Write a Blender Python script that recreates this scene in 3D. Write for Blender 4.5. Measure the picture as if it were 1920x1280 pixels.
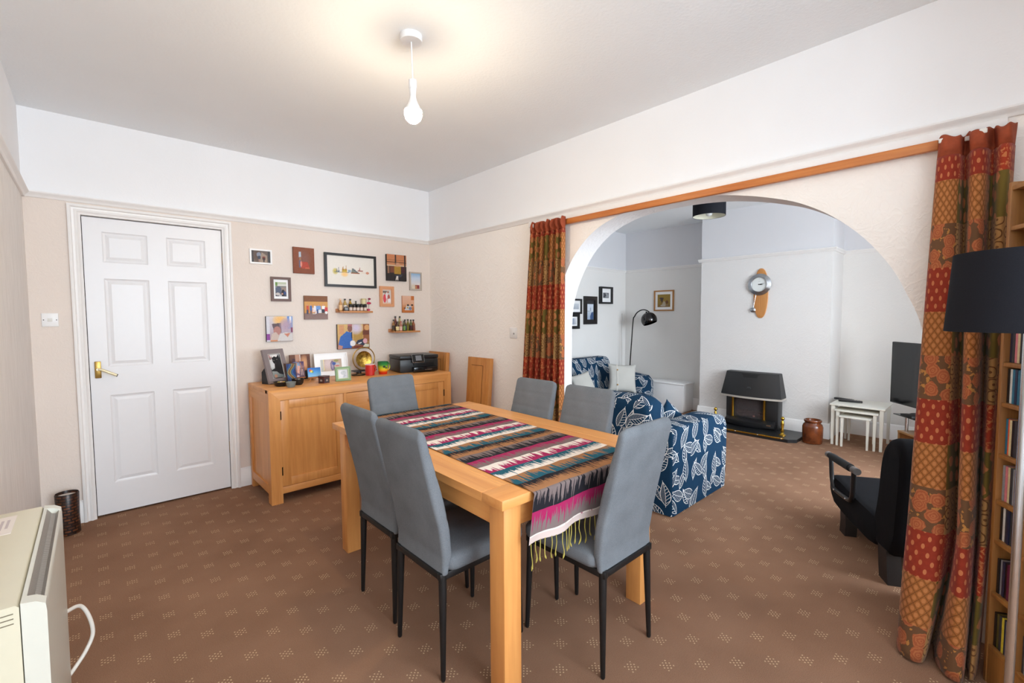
import bpy, bmesh, math, random
from mathutils import Vector, Matrix

for o in list(bpy.data.objects):
    bpy.data.objects.remove(o)
SC = bpy.context.scene
COL = SC.collection
random.seed(7)
PI = math.pi

def S(r, g, b):
    f = lambda c: (c / 255) / 12.92 if c / 255 <= 0.04045 else ((c / 255 + 0.055) / 1.055) ** 2.4
    return (f(r), f(g), f(b), 1.0)

# ------------------------------------------------------------------ camera, world, daylight, exposure
cam_d = bpy.data.cameras.new('camera')
cam = bpy.data.objects.new('camera', cam_d)
COL.objects.link(cam)
cam_d.sensor_fit = 'HORIZONTAL'
cam_d.sensor_width = 36.0
cam_d.lens = 36.0 * 850.18 / 1920
cam_d.clip_start = 0.02
cam_d.clip_end = 60
YAW, PITCH, ROLL, CAMZ = 0.7469, -0.0546, -0.0056, 1.3185
fw = Vector((math.sin(YAW) * math.cos(PITCH), math.cos(YAW) * math.cos(PITCH), math.sin(PITCH)))
rt = Vector((math.cos(YAW), -math.sin(YAW), 0))
up = rt.cross(fw)
rt2 = rt * math.cos(ROLL) + up * math.sin(ROLL)
up2 = -rt * math.sin(ROLL) + up * math.cos(ROLL)
cam.matrix_world = Matrix(((rt2.x, up2.x, -fw.x, 0), (rt2.y, up2.y, -fw.y, 0), (rt2.z, up2.z, -fw.z, CAMZ), (0, 0, 0, 1)))
SC.camera = cam

world = bpy.data.worlds.new('daylight_sky')
SC.world = world
world.use_nodes = True
world.node_tree.nodes['Background'].inputs[0].default_value = (0.72, 0.86, 1.0, 1)
world.node_tree.nodes['Background'].inputs[1].default_value = 1.3

def area(name, loc, rot, sx, sy, power, col):
    d = bpy.data.lights.new(name, 'AREA')
    d.shape = 'RECTANGLE'; d.size = sx; d.size_y = sy; d.energy = power; d.color = col
    o = bpy.data.objects.new(name, d); COL.objects.link(o)
    o.location = loc; o.rotation_euler = rot
    return o
area('window_daylight_dining', (0.75, -1.95, 1.5), (PI / 2 + .25, 0, 0), 1.9, 1.6, 108, (0.79, 0.90, 1.0))
area('window_daylight_lounge', (3.80, -1.95, 1.5), (PI / 2 + .12, 0, -.15), 1.6, 1.7, 165, (0.80, 0.905, 1.0))
area('outdoor_sky_lounge', (2.6, -9.0, 2.6), (PI / 2 + .05, 0, -.2), 3.5, 4.0, 320, (0.80, 0.905, 1.0))

vs = SC.view_settings
vs.view_transform = 'Standard'; vs.look = 'None'; vs.gamma = 1.0; vs.exposure = 0.0
vs.use_curve_mapping = False
SC.cycles.use_denoising = True
SC.cycles.max_bounces = 16
SC.cycles.diffuse_bounces = 12

# ------------------------------------------------------------------ node helpers
class NT:
    def __init__(s, mat):
        s.t = mat.node_tree; s.mat = mat
        s.bsdf = s.t.nodes['Principled BSDF']
    def n(s, typ, **kw):
        nd = s.t.nodes.new(typ)
        for k, v in kw.items():
            setattr(nd, k, v)
        return nd
    def put(s, sock, v):
        if isinstance(v, bpy.types.NodeSocket):
            s.t.links.new(v, sock)
        else:
            sock.default_value = v
    def m(s, op, a, b=0.0, c=0.0, clamp=False):
        nd = s.n('ShaderNodeMath', operation=op); nd.use_clamp = clamp
        s.put(nd.inputs[0], a); s.put(nd.inputs[1], b); s.put(nd.inputs[2], c)
        return nd.outputs[0]
    def mix(s, f, a, b):
        nd = s.n('ShaderNodeMix', data_type='RGBA')
        s.put(nd.inputs[0], f); s.put(nd.inputs[6], a); s.put(nd.inputs[7], b)
        return nd.outputs[2]
    def coord(s, which='Object'):
        return s.n('ShaderNodeTexCoord').outputs[which]
    def sep(s, v):
        nd = s.n('ShaderNodeSeparateXYZ'); s.put(nd.inputs[0], v)
        return nd.outputs
    def comb(s, x, y, z=0.0):
        nd = s.n('ShaderNodeCombineXYZ')
        s.put(nd.inputs[0], x); s.put(nd.inputs[1], y); s.put(nd.inputs[2], z)
        return nd.outputs[0]
    def scale(s, v, sx, sy, sz):
        nd = s.n('ShaderNodeMapping'); s.put(nd.inputs[0], v); nd.inputs[3].default_value = (sx, sy, sz)
        return nd.outputs[0]
    def noise(s, v, sc, det=2.0, rough=0.5, dist=0.0):
        nd = s.n('ShaderNodeTexNoise'); s.put(nd.inputs['Vector'], v)
        nd.inputs['Scale'].default_value = sc; nd.inputs['Detail'].default_value = det
        nd.inputs['Roughness'].default_value = rough; nd.inputs['Distortion'].default_value = dist
        return nd.outputs['Fac']
    def ramp(s, f, stops, const=False):
        nd = s.n('ShaderNodeValToRGB'); s.put(nd.inputs[0], f)
        cr = nd.color_ramp
        if const: cr.interpolation = 'CONSTANT'
        while len(cr.elements) > 1: cr.elements.remove(cr.elements[-1])
        cr.elements[0].position = stops[0][0]; cr.elements[0].color = stops[0][1]
        for p, c in stops[1:]:
            e = cr.elements.new(p); e.color = c
        return nd.outputs[0]
    def bump(s, h, strength=0.3, dist=0.01):
        nd = s.n('ShaderNodeBump'); s.put(nd.inputs['Height'], h)
        nd.inputs['Strength'].default_value = strength; nd.inputs['Distance'].default_value = dist
        s.t.links.new(nd.outputs[0], s.bsdf.inputs['Normal'])
    def base(s, v): s.put(s.bsdf.inputs['Base Color'], v)

def newmat(name, rough=0.6, metal=0.0, spec=0.5):
    m = bpy.data.materials.new(name); m.use_nodes = True
    b = m.node_tree.nodes['Principled BSDF']
    b.inputs['Roughness'].default_value = rough; b.inputs['Metallic'].default_value = metal
    b.inputs['Specular IOR Level'].default_value = spec
    return m

_pl = {}
def plain(name, rgb, rough=0.6, metal=0.0, spec=0.5, var=0.04, sc=30.0):
    """a slightly mottled surface colour"""
    if name in _pl: return _pl[name]
    m = newmat(name, rough, metal, spec); t = NT(m)
    c = S(*rgb)
    f = t.noise(t.coord(), sc, 2)
    lo = tuple(x * (1 - var) for x in c[:3]) + (1,)
    hi = tuple(min(1, x * (1 + var)) for x in c[:3]) + (1,)
    t.base(t.mix(f, lo, hi))
    _pl[name] = m
    return m

def wood(name, dark, light, axis, rough=0.38, k=1.0):
    m = newmat(name, rough); t = NT(m)
    sc = [26.0 * k] * 3; sc['XYZ'.index(axis)] = 1.6 * k
    v = t.scale(t.coord(), *sc)
    a = t.noise(v, 1.0, 5, 0.6, 0.6)
    b = t.noise(t.scale(t.coord(), *[x * 5 for x in sc]), 1.0, 2, 0.5)
    f = t.m('ADD', t.m('MULTIPLY', a, 0.75), t.m('MULTIPLY', b, 0.25))
    d, l = S(*dark), S(*light)
    t.base(t.ramp(f, [(0.30, d), (0.52, tuple((x * .4 + y * .6) for x, y in zip(d, l))), (0.70, l)]))
    t.bump(f, 0.06, 0.002)
    return m

OAK = dict(dark=(202, 134, 70), light=(230, 166, 98), k=.6)
W_X = wood('oak_along_x', axis='X', **OAK); W_Y = wood('oak_along_y', axis='Y', **OAK); W_Z = wood('oak_along_z', axis='Z', **OAK)
TB = dict(dark=(206, 136, 72), light=(232, 168, 98), k=.6)
T_X = wood('beech_along_x', axis='X', **TB); T_Y = wood('beech_along_y', axis='Y', **TB); T_Z = wood('beech_along_z', axis='Z', **TB)
PINE = wood('pine_batten', (176, 92, 36), (208, 132, 66), 'Y', 0.45)
LEAFW_Z = wood('ash_panel_along_z', (176, 110, 50), (214, 150, 82), 'Z', 0.42)
RACKW = wood('rack_beech', (132, 86, 42), (170, 118, 62), 'Z', 0.45)
SHELFW = wood('shelf_oak', (170, 108, 60), (200, 140, 86), 'X', 0.5)
PLAQUE = wood('clock_plaque_wood', (176, 112, 56), (206, 146, 84), 'Z', 0.4)

WHITE = plain('white_gloss_paint', (240, 240, 240), 0.32, var=0.01)
TRIMW = plain('trim_white', (236, 234, 232), 0.4, var=0.015)
DOORW = plain('door_white', (228, 228, 230), 0.35, var=0.01)
PLASTIC_W = plain('white_plastic', (236, 236, 236), 0.35, var=0.01)
BLACK = plain('black_satin', (22, 22, 24), 0.4, var=0.1)
BLACKM = plain('black_powder_coat', (16, 16, 17), 0.5, var=0.1)
CHROME = plain('chrome', (205, 208, 212), 0.22, 1.0)
BRASS = plain('brass', (196, 156, 62), 0.25, 1.0)
BRASSY = plain('aged_brass', (176, 142, 78), 0.35, 1.0)
DARKM = plain('dark_gunmetal', (70, 68, 68), 0.12, 1.0)

def mat_grey_fabric():
    m = newmat('grey_woven_fabric', 0.95, spec=0.15); t = NT(m)
    c = t.coord()
    f = t.noise(c, 900, 1); g = t.noise(c, 9, 3)
    h = t.m('ADD', t.m('MULTIPLY', f, .7), t.m('MULTIPLY', g, .3))
    t.base(t.ramp(h, [(.32, S(92, 96, 101)), (.68, S(128, 133, 138))]))
    t.bump(f, .25, .001)
    return m
GREY = mat_grey_fabric()

def mat_wall(name, rgb, relief, strength, sc=7.0, lines=True):
    m = newmat(name, 0.9, spec=0.2); t = NT(m)
    c = t.coord()
    n1 = t.noise(c, sc, 2.0, .5, 1.6)
    r1 = t.m('SUBTRACT', 1.0, t.m('MULTIPLY', t.m('ABSOLUTE', t.m('SUBTRACT', n1, .5)), 16.0), clamp=True)
    n2 = t.noise(t.scale(c, 1.0, 1.0, .7), sc * 2.2, 2.0, .5, 2.2)
    r2 = t.m('SUBTRACT', 1.0, t.m('MULTIPLY', t.m('ABSOLUTE', t.m('SUBTRACT', n2, .52)), 12.0), clamp=True)
    fine = t.noise(c, 120, 2)
    h = t.m('ADD', t.m('MULTIPLY', t.m('MAXIMUM', r1, t.m('MULTIPLY', r2, .7)), relief), t.m('MULTIPLY', fine, .25))
    c0 = S(*rgb)
    t.base(t.mix(t.noise(c, 3, 2), tuple(x * .97 for x in c0[:3]) + (1,), tuple(min(1, x * 1.02) for x in c0[:3]) + (1,)))
    t.bump(h, strength, .012)
    return m
PAPER_BACK = mat_wall('cream_embossed_paper', (228, 217, 208), .6, .13, 9)
PAPER_ARCH = mat_wall('cream_swirl_anaglypta', (246, 241, 235), 1.0, .16, 6.0)
PAPER_LOUNGE = mat_wall('pale_grey_relief_paper', (224, 222, 220), .9, .14, 6.5)
PAPER_PLAIN = mat_wall('pale_grey_fine_paper', (225, 223, 220), .15, .2, 9)
FRIEZE = mat_wall('white_frieze_emulsion', (238, 239, 241), .1, .12, 4)
FRIEZE_L = mat_wall('cool_white_frieze', (214, 214, 217), .08, .1, 4)

def mat_ceiling():
    m = newmat('ceiling_emulsion', 0.95, spec=0.1); t = NT(m)
    t.base(t.mix(t.noise(t.coord(), 2, 2), S(234, 237, 239), S(240, 243, 245)))
    t.bump(t.noise(t.coord(), 70, 3), .25, .006)
    return m
CEIL = mat_ceiling()

def mat_striated():
    m = newmat('silver_striated_paper', 0.75, spec=0.3); t = NT(m)
    f = t.noise(t.scale(t.coord(), 60, 60, 1.5), 4, 3)
    t.base(t.ramp(f, [(.3, S(214, 209, 204)), (.7, S(242, 238, 234))]))
    t.bump(f, .1, .003)
    return m
PAPER_LEFT = mat_striated()

def mat_carpet():
    m = newmat('brown_carpet_with_dot_motifs', 1.0, spec=0.05); t = NT(m)
    c = t.coord(); x, y, _ = t.sep(c)
    pile = t.noise(c, 420, 2); big = t.noise(c, 2.2, 3)
    base = t.ramp(t.m('ADD', t.m('MULTIPLY', pile, .65), t.m('MULTIPLY', big, .35)), [(.30, S(118, 87, 68)), (.70, S(164, 127, 103))])
    px, py = .2065, .1755
    def cell(off):
        a = t.m('SUBTRACT', t.m('FRACT', t.m('ADD', t.m('DIVIDE', t.m('SUBTRACT', x, 1.438), px), .5 + off)), .5)
        b = t.m('SUBTRACT', t.m('FRACT', t.m('ADD', t.m('DIVIDE', t.m('SUBTRACT', y, 1.252), py), .5 + off)), .5)
        a = t.m('MULTIPLY', a, px); b = t.m('MULTIPLY', b, py)
        inside = t.m('MULTIPLY', t.m('LESS_THAN', t.m('ABSOLUTE', a), .0215), t.m('LESS_THAN', t.m('ABSOLUTE', b), .0215))
        # every other dot of a small square lattice
        p = t.m('DIVIDE', t.m('ADD', a, b), .0176); q = t.m('DIVIDE', t.m('SUBTRACT', a, b), .0176)
        dp = t.m('SUBTRACT', t.m('FRACT', t.m('ADD', p, .5)), .5)
        dq = t.m('SUBTRACT', t.m('FRACT', t.m('ADD', q, .5)), .5)
        d = t.m('ADD', t.m('MULTIPLY', dp, dp), t.m('MULTIPLY', dq, dq))
        return t.m('MULTIPLY', inside, t.m('LESS_THAN', d, .055))
    mask = t.m('MAXIMUM', cell(0.0), cell(0.5))
    mask = t.m('MULTIPLY', mask, t.m('MULTIPLY', t.noise(c, 150, 2, .7), 1.35), clamp=True)
    t.base(t.mix(mask, base, S(226, 196, 158)))
    t.bump(pile, .6, .004)
    return m
CARPET = mat_carpet()

def mat_leaf():
    """navy slip-cover cloth with white outlined leaves"""
    m = newmat('navy_leaf_print_cloth', 0.9, spec=0.15); t = NT(m)
    uv = t.coord('UV')
    def layer(sc, seed, ll, ww):
        v = t.n('ShaderNodeVectorMath', operation='ADD'); t.put(v.inputs[0], t.scale(uv, sc, sc, 1)); v.inputs[1].default_value = (seed, seed * 1.7, 0)
        vo = t.n('ShaderNodeTexVoronoi', voronoi_dimensions='2D'); t.put(vo.inputs['Vector'], v.outputs[0]); vo.inputs['Scale'].default_value = 1.0
        vo.inputs['Randomness'].default_value = .55
        rnd = t.sep(vo.outputs['Color'])
        d = t.n('ShaderNodeVectorMath', operation='SUBTRACT'); t.put(d.inputs[0], v.outputs[0]); t.put(d.inputs[1], vo.outputs['Position'])
        dx, dy, _ = t.sep(d.outputs[0])
        a = t.m('ADD', t.m('MULTIPLY', rnd[0], 2.4), .5)
        ca, sa = t.m('COSINE', a), t.m('SINE', a)
        p = t.m('ADD', t.m('MULTIPLY', dx, ca), t.m('MULTIPLY', dy, sa))
        q = t.m('SUBTRACT', t.m('MULTIPLY', dy, ca), t.m('MULTIPLY', dx, sa))
        pn = t.m('DIVIDE', p, ll)
        q = t.m('ADD', q, t.m('MULTIPLY', t.m('MULTIPLY', pn, pn), .05))
        aq = t.m('ABSOLUTE', q)
        # half width of a leaf, fuller near its base
        w = t.m('MULTIPLY', t.m('MULTIPLY', t.m('SUBTRACT', 1.0, t.m('MULTIPLY', pn, pn)), t.m('SUBTRACT', 1.0, t.m('MULTIPLY', pn, .35))), ww)
        e = t.m('SUBTRACT', w, aq)
        inside = t.m('GREATER_THAN', e, 0.0)
        line = t.m('LESS_THAN', t.m('ABSOLUTE', e), .0125)
        mid = t.m('MULTIPLY', t.m('LESS_THAN', aq, .009), t.m('LESS_THAN', t.m('ABSOLUTE', pn), 1.12))
        slant = t.m('SUBTRACT', p, t.m('MULTIPLY', aq, .75))
        half = t.m('GREATER_THAN', q, 0.0)
        v1 = t.m('LESS_THAN', t.m('FRACT', t.m('MULTIPLY', slant, 7.0)), .15)
        v2 = t.m('MULTIPLY', t.m('LESS_THAN', t.m('FRACT', t.m('MULTIPLY', slant, 13.0)), .16), .75)
        vein = t.m('MULTIPLY', t.m('ADD', t.m('MULTIPLY', v1, half), t.m('MULTIPLY', v2, t.m('SUBTRACT', 1.0, half))), inside)
        return t.m('MAXIMUM', t.m('MAXIMUM', line, mid), vein), inside
    l1, in1 = layer(6.6, 3.1, .52, .23)
    l2, in2 = layer(6.2, 11.4, .44, .17)
    mask = t.m('MAXIMUM', l1, t.m('MULTIPLY', l2, t.m('SUBTRACT', 1.0, in1)))
    weave = t.noise(t.coord(), 300, 1)
    navy = t.mix(weave, S(14, 42, 66), S(24, 58, 86))
    t.base(t.mix(mask, navy, S(226, 228, 226)))
    t.bump(t.noise(t.coord(), 14, 2), .15, .01)
    return m
LEAF = mat_leaf()

def mat_curtain():
    m = newmat('patchwork_brocade', 0.8, spec=0.25); t = NT(m)
    m.node_tree.nodes['Principled BSDF'].inputs['Sheen Weight'].default_value = .1
    u, v, _ = t.sep(t.coord('UV'))
    # patches: three bands high, columns alternate between two sets
    ph = t.m('FRACT', t.m('DIVIDE', t.m('ADD', v, .208), .512))
    band = t.m('FLOOR', t.m('MULTIPLY', ph, 3.0))
    colk = t.m('FRACT', t.m('MULTIPLY', t.m('FLOOR', t.m('DIVIDE', u, .24)), .5))
    odd = t.m('GREATER_THAN', colk, .25)
    def latt(su, sv):
        a, b = t.m('DIVIDE', u, su), t.m('DIVIDE', v, sv)
        def d(o):
            x = t.m('SUBTRACT', t.m('FRACT', t.m('ADD', a, o)), .5); y = t.m('SUBTRACT', t.m('FRACT', t.m('ADD', b, o)), .5)
            return t.m('ADD', t.m('MULTIPLY', x, x), t.m('MULTIPLY', y, y))
        return a, b, t.m('MINIMUM', d(0.0), d(.5))
    a, b, d = latt(.030, .038)
    ov = t.m('LESS_THAN', d, .050)
    def dia(k):
        return t.m('LESS_THAN', t.m('ABSOLUTE', t.m('SUBTRACT', t.m('FRACT', k), .5)), .05)
    lines = t.m('MAXIMUM', dia(t.m('ADD', a, b)), dia(t.m('SUBTRACT', a, b)))
    gold = t.mix(lines, t.mix(ov, S(150, 92, 42), S(176, 112, 64)), S(116, 68, 28))
    a2, b2, d2 = latt(.036, .060)
    red = t.mix(t.m('LESS_THAN', d2, .026), t.mix(t.noise(t.comb(u, v), 70, 2), S(124, 36, 18), S(146, 50, 26)), S(182, 108, 66))
    vo = t.n('ShaderNodeTexVoronoi', voronoi_dimensions='2D'); t.put(vo.inputs['Vector'], t.comb(u, v)); vo.inputs['Scale'].default_value = 15; vo.inputs['Randomness'].default_value = .6
    dist = vo.outputs['Distance']
    petal = t.m('GREATER_THAN', t.m('SINE', t.m('MULTIPLY', t.m('ADD', dist, t.m('MULTIPLY', t.noise(t.comb(u, v), 60, 2), .25)), 42.0)), .2)
    rose = t.m('LESS_THAN', t.m('ADD', dist, t.m('MULTIPLY', t.noise(t.comb(u, v), 45, 2), .3)), .56)
    flor = t.mix(rose, S(100, 68, 42), t.mix(petal, S(152, 80, 46), S(168, 98, 58)))
    leafm = t.m('GREATER_THAN', t.noise(t.comb(u, v), 38, 2), .60)
    flor = t.mix(t.m('MULTIPLY', leafm, t.m('SUBTRACT', 1.0, rose)), flor, S(172, 118, 58))
    olive = t.mix(t.m('LESS_THAN', t.m('ADD', dist, t.m('MULTIPLY', t.noise(t.comb(u, v), 60, 1), .2)), .42), S(104, 86, 32), S(178, 112, 66))
    vs2 = t.n('ShaderNodeTexVoronoi', voronoi_dimensions='2D'); t.put(vs2.inputs['Vector'], t.comb(u, v)); vs2.inputs['Scale'].default_value = 20; vs2.inputs['Randomness'].default_value = .5
    ds = vs2.outputs['Distance']
    ring = t.m('LESS_THAN', t.m('ABSOLUTE', t.m('SUBTRACT', ds, .40)), .045)
    ring = t.m('MAXIMUM', ring, t.m('LESS_THAN', ds, .10))
    scroll = t.mix(ring, S(164, 122, 72), S(104, 66, 34))
    swirl = t.mix(t.m('GREATER_THAN', t.noise(t.comb(u, v), 48, 2, .5, 1.5), .55), S(156, 54, 28), S(188, 112, 66))
    s1 = t.mix(t.m('GREATER_THAN', band, .5), red, t.mix(t.m('GREATER_THAN', band, 1.5), flor, gold))
    # reading upward: red dots, roses, gold lattice
    s1 = t.mix(t.m('LESS_THAN', band, .5), t.mix(t.m('LESS_THAN', band, 1.5), gold, flor), red)
    s2 = t.mix(t.m('LESS_THAN', band, .5), t.mix(t.m('LESS_THAN', band, 1.5), olive, scroll), swirl)
    t.base(t.mix(odd, s1, s2))
    t.bump(t.noise(t.comb(u, v), 500, 1), .2, .001)
    return m
CURT = mat_curtain()
CURT_HEAD = plain('curtain_heading_rust', (150, 66, 34), .85, var=.25, sc=60)
LINING = plain('curtain_white_lining', (226, 222, 214), .9)

def mat_ikat():
    m = newmat('ikat_striped_cloth', 0.9, spec=0.15); t = NT(m)
    u, v, _ = t.sep(t.coord('UV'))      # v: metres along the cloth measured towards the hem from a black/magenta line
    P = .465
    ph = t.m('MULTIPLY', t.m('FRACT', t.m('DIVIDE', t.m('ADD', v, t.m('MULTIPLY', t.noise(t.comb(u, 0.0), 9, 2), .012)), P)), 6.0)
    bi = t.m('FLOOR', ph); fr = t.m('FRACT', ph)
    j1 = t.m('SUBTRACT', t.noise(t.comb(t.m('MULTIPLY', u, 1.0), t.m('MULTIPLY', bi, 3.7)), 135, 2, .5), .5)
    j2 = t.m('SUBTRACT', t.noise(t.comb(u, t.m('MULTIPLY', bi, 5.1)), 18, 1), .5)
    thr = t.m('ADD', .48, t.m('ADD', t.m('MULTIPLY', j1, 3.0), t.m('MULTIPLY', j2, .5)))
    second = t.m('GREATER_THAN', fr, thr)
    mag, gry, wht, teal, tan, blk = S(156, 38, 86), S(118, 104, 102), S(226, 216, 206), S(34, 88, 104), S(158, 112, 76), S(34, 33, 38)
    f6 = t.m('DIVIDE', t.m('ADD', bi, .5), 6.0)
    st = lambda cols: [(i / 6 if i else 0.0, c) for i, c in enumerate(cols)]
    A = t.ramp(f6, st([mag, wht, teal, tan, blk, gry]), True)
    B = t.ramp(f6, st([gry, mag, wht, teal, tan, blk]), True)
    c = t.mix(second, A, B)
    hem = t.m('GREATER_THAN', v, t.m('ADD', 1.0235 + .0, t.m('MULTIPLY', t.noise(t.comb(u, 2.0), 10, 1), .006)))
    return m, t, c, v
def mat_runner(hem_v):
    m, t, c, v = mat_ikat()
    hem = t.m('GREATER_THAN', v, hem_v)
    t.base(t.mix(hem, c, S(200, 182, 176)))
    t.bump(t.noise(t.coord('UV'), 700, 1), .2, .001)
    return m

def mat_zramp(name, stops, rough=.3):
    m = newmat(name, rough); t = NT(m)
    z = t.sep(t.coord())[2]
    t.base(t.ramp(z, stops))
    return m

def mat_attr():
    m = newmat('printed_photo', .45, spec=.3); t = NT(m)
    a = t.n('ShaderNodeAttribute', attribute_name='print')
    t.base(a.outputs['Color'])
    return m
PRINT = mat_attr()

def mat_glass(name, rgb, rough=.05):
    m = newmat(name, rough); t = NT(m)
    b = t.bsdf
    b.inputs['Base Color'].default_value = S(*rgb)
    b.inputs['Transmission Weight'].default_value = .35
    b.inputs['Coat Weight'].default_value = .4
    return m

def mat_emit(name, rgb, st):
    m = newmat(name, .3); t = NT(m)
    t.bsdf.inputs['Base Color'].default_value = S(*rgb)
    t.bsdf.inputs['Emission Color'].default_value = S(*rgb)
    t.bsdf.inputs['Emission Strength'].default_value = st
    return m

# ------------------------------------------------------------------ geometry helpers
class G:
    def __init__(s):
        s.bm = bmesh.new(); s.uvs = None
    def box(s, x0, x1, y0, y1, z0, z1, bev=0.0, seg=2, mi=0, rot=None):
        vs_ = [s.bm.verts.new((x, y, z)) for x in (x0, x1) for y in (y0, y1) for z in (z0, z1)]
        idx = [(0, 1, 3, 2), (4, 6, 7, 5), (0, 4, 5, 1), (2, 3, 7, 6), (0, 2, 6, 4), (1, 5, 7, 3)]
        fs = [s.bm.faces.new([vs_[i] for i in q]) for q in idx]
        for f in fs: f.material_index = mi
        if rot is not None:
            for v in vs_: v.co = rot @ v.co
        if bev > 0:
            es = list({e for f in fs for e in f.edges})
            bmesh.ops.bevel(s.bm, geom=es, offset=bev, segments=seg, affect='EDGES', profile=.5)
        return s
    def ring(s, pts):
        return [s.bm.verts.new(p) for p in pts]
    def loft(s, rings, cap=True, closed=True, mi=0):
        rs = [s.ring(r) for r in rings]
        n = len(rs[0])
        for a, b in zip(rs, rs[1:]):
            for i in range(n if closed else n - 1):
                j = (i + 1) % n
                f = s.bm.faces.new((a[i], a[j], b[j], b[i])); f.material_index = mi
        if cap:
            s.bm.faces.new(list(reversed(rs[0]))).material_index = mi
            s.bm.faces.new(rs[-1]).material_index = mi
        return s
    def cyl(s, p0, p1, r0, r1=None, n=16, mi=0):
        return s.tube([p0, p1], [r0, r0 if r1 is None else r1], n, mi)
    def tube(s, pts, r, n=8, mi=0, closed=False):
        pts = [Vector(p) for p in pts]
        rr = r if isinstance(r, (list, tuple)) else [r] * len(pts)
        k = len(pts); rings = []
        d0 = (pts[1] - pts[0]).normalized()
        u = d0.orthogonal().normalized()
        for i, p in enumerate(pts):
            if closed: d = (pts[(i + 1) % k] - pts[i - 1]).normalized()
            elif i == 0: d = d0
            elif i == k - 1: d = (pts[-1] - pts[-2]).normalized()
            else: d = (pts[i + 1] - pts[i - 1]).normalized()
            u = (u - d * u.dot(d)).normalized(); w = d.cross(u)
            rings.append([p + (u * math.cos(2 * PI * j / n) + w * math.sin(2 * PI * j / n)) * rr[i] for j in range(n)])
        if closed: rings.append(rings[0])
        if closed:
            rs = [s.ring(q) for q in rings[:-1]]
            for a, b in zip(rs, rs[1:] + rs[:1]):
                for i in range(n):
                    s.bm.faces.new((a[i], a[(i + 1) % n], b[(i + 1) % n], b[i])).material_index = mi
            return s
        return s.loft(rings, True, True, mi)
    def lathe(s, prof, cx=0, cy=0, z0=0, n=24, mi=0):
        rings = [[(cx + r * math.cos(2 * PI * j / n), cy + r * math.sin(2 * PI * j / n), z0 + z) for j in range(n)] for r, z in prof]
        return s.loft(rings, True, True, mi)
    def prism(s, poly, axis, a, b, mi=0):
        """poly in the two remaining axes (in x,y,z order), extruded from a to b along axis"""
        def P(q, t):
            return {'x': (t, q[0], q[1]), 'y': (q[0], t, q[1]), 'z': (q[0], q[1], t)}[axis]
        return s.loft([[P(q, a) for q in poly], [P(q, b) for q in poly]], True, True, mi)
    def sph(s, c, rx, ry=None, rz=None, nu=20, nv=12, mi=0, v0=0.0, v1=1.0):
        ry = rx if ry is None else ry; rz = rx if rz is None else rz
        rings = []
        for k in range(nv + 1):
            th = PI * (v0 + (v1 - v0) * k / nv)
            sr = max(math.sin(th), 1e-3)
            rings.append([(c[0] + rx * sr * math.cos(2 * PI * j / nu), c[1] + ry * sr * math.sin(2 * PI * j / nu), c[2] - rz * math.cos(th)) for j in range(nu)])
        return s.loft(rings, True, True, mi)
    def grid(s, fn, nu, nv, uvfn=None, mi=0):
        vv = [[s.bm.verts.new(fn(i / nu, j / nv)) for i in range(nu + 1)] for j in range(nv + 1)]
        lay = s.bm.loops.layers.uv.verify() if uvfn else None
        for j in range(nv):
            for i in range(nu):
                f = s.bm.faces.new((vv[j][i], vv[j][i + 1], vv[j + 1][i + 1], vv[j + 1][i])); f.material_index = mi
                if uvfn:
                    for lp, (a, b) in zip(f.loops, ((i, j), (i + 1, j), (i + 1, j + 1), (i, j + 1))):
                        lp[lay].uv = uvfn(a / nu, b / nv)
        return s
    def xf(s, M):
        for v in s.bm.verts: v.co = M @ v.co
        return s
    def boxuv(s):
        s.bm.normal_update()
        lay = s.bm.loops.layers.uv.verify()
        for f in s.bm.faces:
            n = f.normal; ax = max(range(3), key=lambda i: abs(n[i]))
            for lp in f.loops:
                c = lp.vert.co
                lp[lay].uv = ((c.y + .37, c.z), (c.x, c.z + .21), (c.x, c.y))[ax]
        return s
    def build(s, name, mat, parent=None, ang=40, local=False, fixn=True, loc=None):
        if fixn: bmesh.ops.recalc_face_normals(s.bm, faces=s.bm.faces)
        if parent is not None and not local:
            M = parent.get('_base')
            r = root_of(parent)
            for v in s.bm.verts: v.co = v.co - Vector(r.location)
        if loc is not None:
            for v in s.bm.verts: v.co = v.co - Vector(loc)
        me = bpy.data.meshes.new(name)
        s.bm.to_mesh(me); s.bm.free()
        for mm in (mat if isinstance(mat, (list, tuple)) else [mat]): me.materials.append(mm)
        if ang is not None:
            me.polygons.foreach_set('use_smooth', [True] * len(me.polygons))
            me.set_sharp_from_angle(angle=math.radians(ang))
        o = bpy.data.objects.new(name, me); COL.objects.link(o)
        if parent is not None: o.parent = parent
        if loc is not None: o.location = loc
        return o

def root_of(o):
    while o.parent is not None: o = o.parent
    return o

def tag(o, label, cat, group=None, kind=None):
    o['label'] = label; o['category'] = cat
    if group: o['group'] = group
    if kind: o['kind'] = kind
    return o

def thing(name, label, cat, loc, rz=0.0, group=None, kind=None):
    o = bpy.data.objects.new(name, None); COL.objects.link(o)
    o.empty_display_size = .05
    o.location = loc; o.rotation_euler = (0, 0, rz)
    return tag(o, label, cat, group, kind)

def copy_tree(o, parent=None):
    c = o.copy(); COL.objects.link(c)
    if parent is not None: c.parent = parent
    for ch in list(o.children): copy_tree(ch, c)
    return c

def rrect(hx, hy, r, k=4, cx=0, cy=0):
    pts = []
    for sx, sy, a0 in ((1, 1, 0), (-1, 1, 90), (-1, -1, 180), (1, -1, 270)):
        for i in range(k + 1):
            a = math.radians(a0 + 90 * i / k)
            pts.append((cx + sx * (hx - r) + r * math.cos(a), cy + sy * (hy - r) + r * math.sin(a)))
    return pts

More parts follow.
